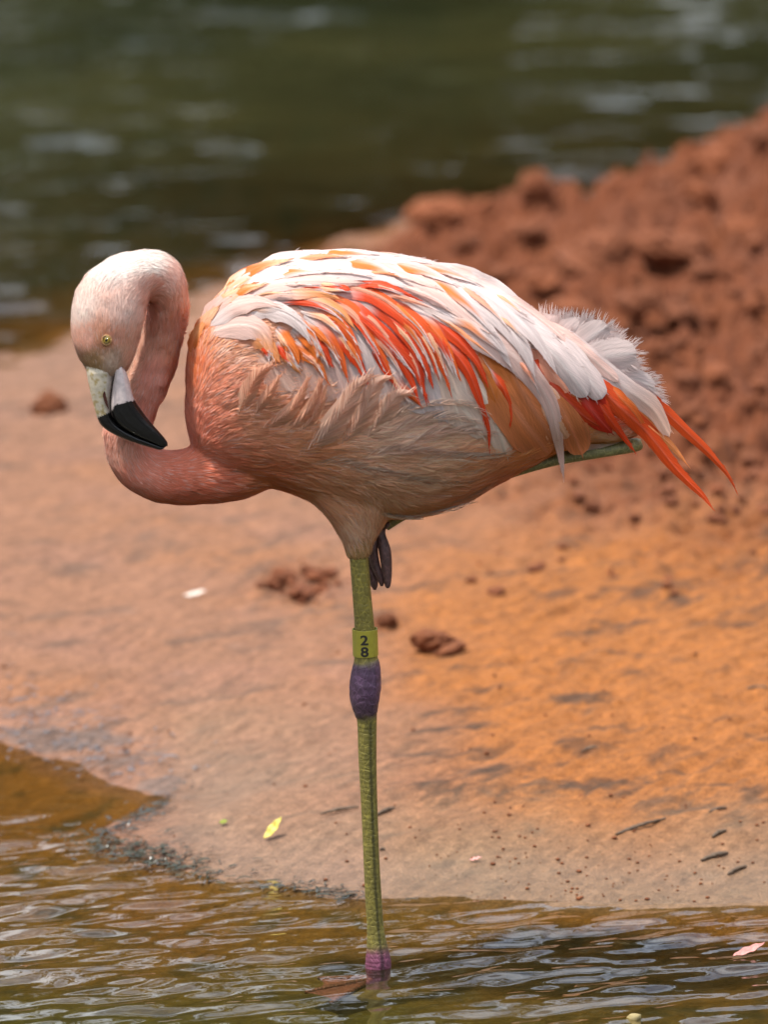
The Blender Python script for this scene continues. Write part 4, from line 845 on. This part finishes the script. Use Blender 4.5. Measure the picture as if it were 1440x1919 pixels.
leg = leg_mesh('leg', [(672, 1015, 0, 17), (673, 1045, 0, 17.5), (678, 1110, 0, 17.5), (683, 1170, 0, 18.5), (685, 1205, 0, 20), (686, 1232, 0, 22), (687, 1250, 0, 26), (685, 1285, 0, 29.5), (684, 1312, 0, 27), (686, 1335, 0, 22), (688, 1352, 0, 18.5), (689, 1420, 0, 17), (692, 1500, 0, 15.5), (696, 1600, 0, 15), (700, 1680, 0, 15.5), (704, 1740, 0, 16), (707, 1775, 0, 20), (709, 1800, 0, 24), (709, 1815, 0, 24), (709, 1835, 0, 18)], leg_col)
# toes and webs just under the surface, pointing left
def toe(path, r0, parent=leg):
    return leg_mesh('toe', [(a_, b_, y_, r_) for a_, b_, y_, r_ in path], lambda u, v, a_, s_: np.array([.22, .085, .075])*(.8+.3*math.sin(s_)), 40, 12, 8, .05, False, parent)
A0 = (705, 1812, -.002); toes = []
for ex, ey in [(572, -.020), (596, .035), (620, -.062)]:
    q = P(ex, 1815, ey); pth = []
    for k in np.linspace(0, 1, 6):
        X0 = 705+(ex-705)*k; Y0 = ey*k; base_ = G(X0, 1812, 0)
        z = -.012-.010*k; pt = np.array([(X0-708)*PXM, Y0, z]); u_, v_ = topx(pt); pth.append((u_, v_, Y0, 7-3.5*k))
    toes.append([np.array([P(a_, b_, y_) for a_, b_, y_, r_ in pth]), pth]); toe(pth, 6)
for i, j in ((0, 1), (0, 2)):
    a_, b_ = toes[i][0], toes[j][0]; v = np.stack([a_*(1-k)+b_*k - np.array([-1, 0, 0])*(-.012*math.sin(math.pi*k))*np.linspace(0, 1, 6)[:, None]*-1 for k in np.linspace(0, 1, 8)], 1).reshape(-1, 3)
    me = mesh_np('web', v, grid_faces(6, 8)); set_col(me, np.tile([.22, .09, .08], (len(v), 1))); link('web', me, M_LEG, leg)
# folded leg: shank under the tail and the foot hanging beside the thigh
def col_fold(u, v, a_, s_): return np.array([.20, .19, .075])*(1+.25*perlin(np.array([s_/14]), np.array([a_]))[0])
fold = leg_mesh('folded_leg', [(1204, 830, .02, 8), (1190, 834, .02, 13), (1120, 847, .02, 12), (1040, 861, .022, 12), (960, 882, .024, 13), (850, 918, .026, 14), (760, 960, .028, 13), (722, 985, .028, 11)], col_fold, 200, 24, 9, .03, False)
def col_foot(u, v, a_, s_): return np.array([.085, .040, .038])*(1+.5*perlin(np.array([s_/8]), np.array([a_]))[0])
for pth in ([(722, 978, .026, 6), (714, 1000, .022, 9), (722, 1035, .020, 11.5), (726, 1075, .020, 9), (727, 1097, .020, 5.5), (728, 1102, .02, 2)], [(716, 990, .024, 6), (700, 1020, .022, 9), (703, 1055, .024, 9), (714, 1085, .024, 7), (716, 1098, .024, 3)], [(712, 990, .03, 5), (694, 1025, .03, 8), (694, 1060, .03, 8), (701, 1092, .03, 8), (703, 1105, .03, 3)], [(718, 990, .016, 4), (726, 984, .012, 5), (727, 978, .012, 3)]):
    leg_mesh('toe', pth, col_foot, 60, 16, 7, .06, False, fold)
# --- leg band with its number
def band():
    n = 48; th = np.linspace(0, 2*np.pi, n, endpoint=False); r0, r1 = .0122, .0132; top = P(684, 1178, 0); bot = P(685.5, 1228, 0); R = []
    ax = (bot-top)/np.linalg.norm(bot-top); u = np.array([0, -1., 0]); u -= ax*(u@ax); u /= np.linalg.norm(u); w = np.cross(ax, u)
    L = np.linalg.norm(bot-top)
    for rr, k in ((r0, 0), (r1-.0002, 0), (r1, .01), (r1, .5), (r1, .99), (r1-.0002, 1), (r0, 1), (r0, 0)):
        R.append(top+ax*L*k+rr*(np.cos(th)[:, None]*u+np.sin(th)[:, None]*w))
    me = mesh_np('leg_band', np.vstack(R), grid_faces(8, n, 0, True)); me.polygons.foreach_set('use_smooth', np.zeros(len(me.polygons), bool))
    bo = link('leg_band', me, mat_flat('yellow_band', (.36, .31, .030), .42, .08, 200), bird)
    ink = mat_flat('band_ink', (.012, .008, .006), .5)
    for ch, k in (('2', .335), ('8', .775)):
        cu = bpy.data.curves.new('digit', 'FONT'); cu.body = ch; cu.size = .0145; cu.align_x = 'CENTER'; cu.align_y = 'CENTER'; cu.extrude = .0; cu.offset = .00045; cu.resolution_u = 6
        to_ = bpy.data.objects.new('tmp_digit', cu); COL.objects.link(to_); bpy.context.view_layer.update()
        dm = bpy.data.meshes.new_from_object(to_.evaluated_get(bpy.context.evaluated_depsgraph_get())); bpy.data.objects.remove(to_)
        bmd = bmesh.new(); bmd.from_mesh(dm); bmesh.ops.triangulate(bmd, faces=bmd.faces)
        for _ in range(3): bmesh.ops.subdivide_edges(bmd, edges=[e for e in bmd.edges if e.calc_length() > .0012], cuts=1); bmesh.ops.triangulate(bmd, faces=bmd.faces)
        bmd.to_mesh(dm); bmd.free()
        co = np.empty(len(dm.vertices)*3, np.float32); dm.vertices.foreach_get('co', co); co = co.reshape(-1, 3)
        co[:, :2] -= (co[:, :2].max(0)+co[:, :2].min(0))/2
        a_ = -co[:, 0]*1.15/r1 + .06; rr = r1+.00022
        v = top + ax*(L*k-co[:, 1]*.98)[:, None] + rr*(np.cos(a_)[:, None]*u+np.sin(a_)[:, None]*w)
        dm.vertices.foreach_set('co', v.astype(np.float32).ravel()); dm.update(); dm.name = 'digit'
        link('digit', dm, ink, bo)
band()

# ------------------------------------------------------------------ clods, crumbs, leaves, twigs, weed
def clod_mesh(seed, sub=4, spiky=.32):
    r = np.random.default_rng(seed); bm = bmesh.new(); bmesh.ops.create_icosphere(bm, subdivisions=sub, radius=1.0)
    co = np.array([v.co[:] for v in bm.verts]); o = r.uniform(0, 90, 3)
    f = fbm(co[:, 0]*1.1+o[0]+co[:, 2]*.6, co[:, 1]*1.1+o[1]-co[:, 2]*.7, 3)*.55 + fbm(co[:, 0]*2.8+o[1]+co[:, 2], co[:, 1]*2.8+o[2]-co[:, 2]*1.3, 4, .6, True)*spiky
    co = co*(1+f)[:, None]*np.array([1, 1, .72]); 
    for v, c_ in zip(bm.verts, co): v.co = c_
    me = bpy.data.meshes.new('clay_clod'); bm.to_mesh(me); bm.free(); me.polygons.foreach_set('use_smooth', np.zeros(len(me.polygons), bool)); return me
CM = [clod_mesh(i, 4, .5) for i in range(6)]; CS = [clod_mesh(20+i, 3, .6) for i in range(6)]
CD = [m.copy() for m in CM[:3]]
for m in CM+CS: m.materials.append(M_CLOD)
for m in CD: m.materials.append(M_DARKCLOD)
def clod(gpx, gpy, size_px, label, me, sc=(1, 1, 1), sink=.35, group=None):
    p = on_ground(gpx, gpy+size_px*.3); s = size_px/2*np.linalg.norm(p-CAM)/FPX
    o = link('clay_clod', me, None, None, label=label, category='clod')
    if group: o['group'] = group
    o.location = (p[0], p[1], p[2]+s*(.72-sink*1.2)*sc[2]); o.rotation_euler = (random.uniform(-.3, .3), random.uniform(-.3, .3), random.uniform(0, 6.28)); o.scale = (s*sc[0], s*sc[1], s*sc[2])
    return o
clod(822, 1195, 92, 'dark crumbly clay clod on the bank just right of the banded leg', CD[0], (1, 1, .75))
clod(92, 755, 62, 'single dark clod lying on the smooth bank beneath the water edge behind the head', CD[1])
clod(725, 1160, 36, 'small dark clod directly beside the leg above the yellow band', CD[2])
clod(1112, 470, 130, 'big rounded smooth lump of clay in the rough mound', CM[0], (1, 1, .9))
clod(1250, 455, 120, 'broad low red clay lump beside the big rounded one', CM[1], (1.1, 1, .7))
clod(1003, 340, 70, 'upright clod standing on the crest of the mound against the dark water', CM[2], (.8, .8, 1.1))
clod(815, 390, 80, 'clod at the left end of the mound crest', CM[3], (1.1, 1, .75))
clod(1340, 300, 80, 'clod high on the right of the mound crest', CM[4])
for gp in [(1060, 350, 55), (1150, 350, 60), (1420, 260, 60), (1230, 335, 55), (900, 390, 55), (1190, 560, 75), (1060, 570, 70), (940, 510, 60), (1380, 420, 60), (980, 600, 50), (1280, 580, 60), (1120, 610, 50), (870, 450, 60), (1330, 520, 55), (1400, 560, 45), (1000, 440, 55), (960, 420, 40), (1310, 360, 60), (1160, 420, 50), (1010, 520, 55), (1330, 690, 50), (1270, 700, 44), (1400, 760, 46), (1300, 770, 40), (1420, 650, 44), (1230, 640, 44)]:
    clod(gp[0]+random.uniform(-12, 12), gp[1]+random.uniform(-10, 10), gp[2]*random.uniform(.8, 1.15), 'craggy red clay clod among the rough mound', random.choice(CM), (1, 1, random.uniform(.6, .95)), group='clods of the rough mound')
for i in range(190):
    gpx = random.uniform(800, 1440); gpy = random.uniform(380, 960)
    if (gpx-640)*.62-(gpy-560)*.55 < 20 or gpy < 1380-.72*gpx*1.0-0: continue
    clod(gpx, gpy, random.uniform(12, 30), 'craggy red clay clod among the rough mound', random.choice(CS), (1, 1, random.uniform(.6, 1)), .3, 'clods of the rough mound')
for i in range(26):
    a_ = random.gauss(0, 1); gpx = 555+48*a_; gpy = 1092+random.gauss(0, 15)-8*a_*.3
    clod(gpx, gpy, random.choice([9, 12, 16, 22, 30, 38])*random.uniform(.8, 1.1), 'small clay crumb in the loose heap left of the leg', random.choice(CS), (1, 1, .7), .3, 'crumbs of the loose heap')
for i in range(34):
    gpx = random.uniform(880, 1440); gpy = random.uniform(860, 1130)
    clod(gpx, gpy, random.choice([8, 10, 13, 18, 26])*random.uniform(.8, 1.2), 'loose small clod scattered on the orange slope below the mound', random.choice(CS), (1, 1, .75), .35, 'clods scattered below the mound')
def stuff_crumbs(n):
    src = np.array([v.co[:] for v in clod_mesh(77, 1, .5).vertices]); fc = np.array([p.vertices[:] for p in clod_mesh(77, 1, .5).polygons]); V = []; F = []; o = 0; cnt = 0
    while cnt < n:
        q = random.random()
        if q < .34: gpx, gpy = random.gauss(1080, 150), random.gauss(1580, 42)
        elif q < .75: gpx, gpy = random.uniform(560, 1440), random.uniform(930, 1650)
        else: gpx, gpy = random.uniform(0, 1440), random.uniform(700, 1640)
        w = G(gpx, gpy, .05); hh, ld, dfr, *_ = terrain_h(np.array([w[0]]), np.array([w[1]]))
        if not ld[0]: continue
        s = random.choice([.0008, .001, .0013, .0016, .002, .0028])*random.uniform(.7, 1.2)
        V.append(src*s*np.array([1, 1, .8]) + np.array([w[0], w[1], hh[0]+s*.35])); F.append(fc+o); o += len(src); cnt += 1
    me = mesh_np('clay_crumbs', np.vstack(V), np.vstack(F)); link('clay_crumbs', me, M_DARKCLOD, kind='stuff', label='scatter of tiny dark clay crumbs over the bank', category='crumbs')
stuff_crumbs(480)

def leaf(label, gpx, gpy, L, Wd, rot, col, curl=.25, tilt=.2, name='fallen_leaf', cat='leaf', lean=-.25):
    p = on_ground(gpx, gpy); t = np.linspace(0, 1, 14); s = np.linspace(-1, 1, 7)
    w = Wd/2*np.sin(np.pi*np.clip(t, .01, .99))**.8*(1-.25*t); xx = (t-.5)[:, None]*L+0*s[None]; yy = w[:, None]*s[None]; zz = curl*L*(t-.5)[:, None]**2 + .4*np.abs(s)[None]*w[:, None] + .0008*np.sin(t*19)[:, None]
    v = np.stack([xx, yy, zz], -1).reshape(-1, 3); me = mesh_np(name, v, grid_faces(14, 7))
    o = link(name, me, mat_flat(name, col, .5, .25, 300), label=label, category=cat); o.location = (p[0], p[1], p[2]+.003+max(0, -lean-.3)*L*.45); o.rotation_euler = (tilt, lean, rot)
    so = bpy.data.objects.new('solid', None); md_ = o.modifiers.new('thick', 'SOLIDIFY'); md_.thickness = .0005; bpy.data.objects.remove(so); return o
leaf('narrow curled yellow leaf on the pale wet clay by the shore', 513, 1572, .031, .012, .35, (.62, .50, .10), .35, .6, lean=-.85)
leaf('small green leaf scrap on the pale wet clay by the shore', 419, 1548, .010, .007, .4, (.22, .26, .02), .3, .4)
leaf('small white tuft of down on the orange bank', 366, 1121, .028, .009, .1, (.70, .60, .52), .3, .3, 'down_feather', 'feather')
leaf('tiny pink feather scrap on the damp clay right of the leg', 892, 1622, .014, .005, .2, (.65, .32, .28), .2, .3, 'down_feather', 'feather')
w_ = G(1405, 1793, 0)
fl = leaf('pink feather floating on the rippled water', 1405, 1793, .040, .013, .5, (.62, .26, .22), .25, .25, 'floating_feather', 'feather'); fl.location = (w_[0], w_[1], .006)
def stick(label, pts3, r, mat, name='twig', group=None):
    n = 18; c_ = crom(pts3, n); tan = np.gradient(c_, axis=0); tan /= np.linalg.norm(tan, axis=1)[:, None]; R = []; th = np.linspace(0, 2*np.pi, 9, endpoint=False); rr = np.random.default_rng(int(abs(pts3[0][0])*1e4))
    for i in range(n):
        u = np.array([0, 0, 1.])-tan[i]*tan[i][2] if abs(tan[i][2]) < .9 else np.array([1., 0, 0]); u /= np.linalg.norm(u); w = np.cross(tan[i], u)
        R.append(c_[i]+r*(.45+.55*math.sin(math.pi*(i+.5)/n))*rr.uniform(.7, 1.25, (9, 1))*(np.cos(th)[:, None]*u+np.sin(th)[:, None]*w))
    v, f = closed_rings(R); me = bpy.data.meshes.new(name); me.from_pydata(v.tolist(), [], f); me.update(); me.polygons.foreach_set('use_smooth', np.ones(len(me.polygons), bool))
    o = link(name, me, mat, label=label, category='twig')
    if group: o['group'] = group
    return o
M_TWIG = mat_flat('dark_twig', (.10, .066, .042), .8, .4, 200); M_STUB = mat_flat('weathered_stub', (.32, .25, .11), .8, .3, 90)
for a_, b_, r_ in [((1155, 1568), (1248, 1537), .0035), ((1330, 1530), (1362, 1518), .003), ((1336, 1578), (1362, 1562), .004), ((1315, 1618), (1365, 1605), .004), ((1365, 1645), (1400, 1630), .0035), ((600, 1528), (672, 1518), .003), ((705, 1530), (740, 1522), .0035), ((640, 1690), (668, 1680), .003), ((712, 1600), (722, 1598), .0025), ((1400, 1300), (1440, 1292), .003), ((1090, 1412), (1120, 1402), .003)]:
    p0 = on_ground(*a_); p1 = on_ground(*b_); m_ = (p0+p1)/2+np.array([0, .0015, .001]); z = np.array([0, 0, r_*.5])
    stick('dark scrap of bark or twig lying on the clay', [p0+z, m_+z, p1+z], r_*.62, M_TWIG, group='bark scraps on the clay')
s0 = G(1186, 1908, 0); stick('short blunt stub poking out of the water', [s0+np.array([0, 0, -.06]), s0+np.array([.001, 0, -.02]), s0+np.array([.002, 0, .004])], .011, M_STUB, 'wooden_stub')

def waterweed(label, zone, n, col, name='waterweed'):
    V = []; F = []; o = 0; cnt = 0
    while cnt < n:
        gpx = random.gauss(zone[0], zone[2]); gpy = random.gauss(zone[1]+(gpx-zone[0])*zone[4], zone[3]); w = G(gpx, gpy, 0)
        hh = terrain_h(np.array([w[0]]), np.array([w[1]]))[0][0]; z = max(hh, 0)+.0025
        L = random.uniform(.004, .020); a_ = random.gauss(.35, .6); dv = np.array([math.cos(a_), math.sin(a_), 0]); sv = np.array([-dv[1], dv[0], random.uniform(-.6, .6)]); k = random.uniform(-.3, .3)
        t = np.linspace(-1, 1, 5); cen = np.array([w[0], w[1], z])+np.outer(t*L/2, dv)+np.outer(k*t*t*L/2, sv*[1, 1, 0])+np.outer(np.abs(1-t*t)*random.uniform(0, .003), [0, 0, 1])
        wd = random.uniform(.0004, .0014)*np.array([.3, 1, .8, 1, .2]); V.append(np.stack([cen-sv*wd[:, None], cen+sv*wd[:, None]], 1).reshape(-1, 3)); F.append(np.array([(2*i, 2*i+1, 2*i+3, 2*i+2) for i in range(4)])+o); o += 10; cnt += 1
    me = mesh_np(name, np.vstack(V), np.vstack(F)); link(name, me, mat_flat(name, col, .3, .4, 200), kind='stuff', label=label, category='weed')
waterweed('dark wet weed washed up along the point of the clay', (275, 1606, 80, 11, .22), 460, (.030, .032, .016))
waterweed('dark wet weed along the rim of the inlet', (262, 1535, 48, 13, -.5), 200, (.035, .037, .03))
waterweed('grey weed strewn over the wet patch above the inlet', (130, 1400, 120, 26, .3), 340, (.10, .105, .12))
waterweed('weed fragments at the water line left of the leg', (600, 1672, 60, 6, .12), 120, (.03, .032, .02))
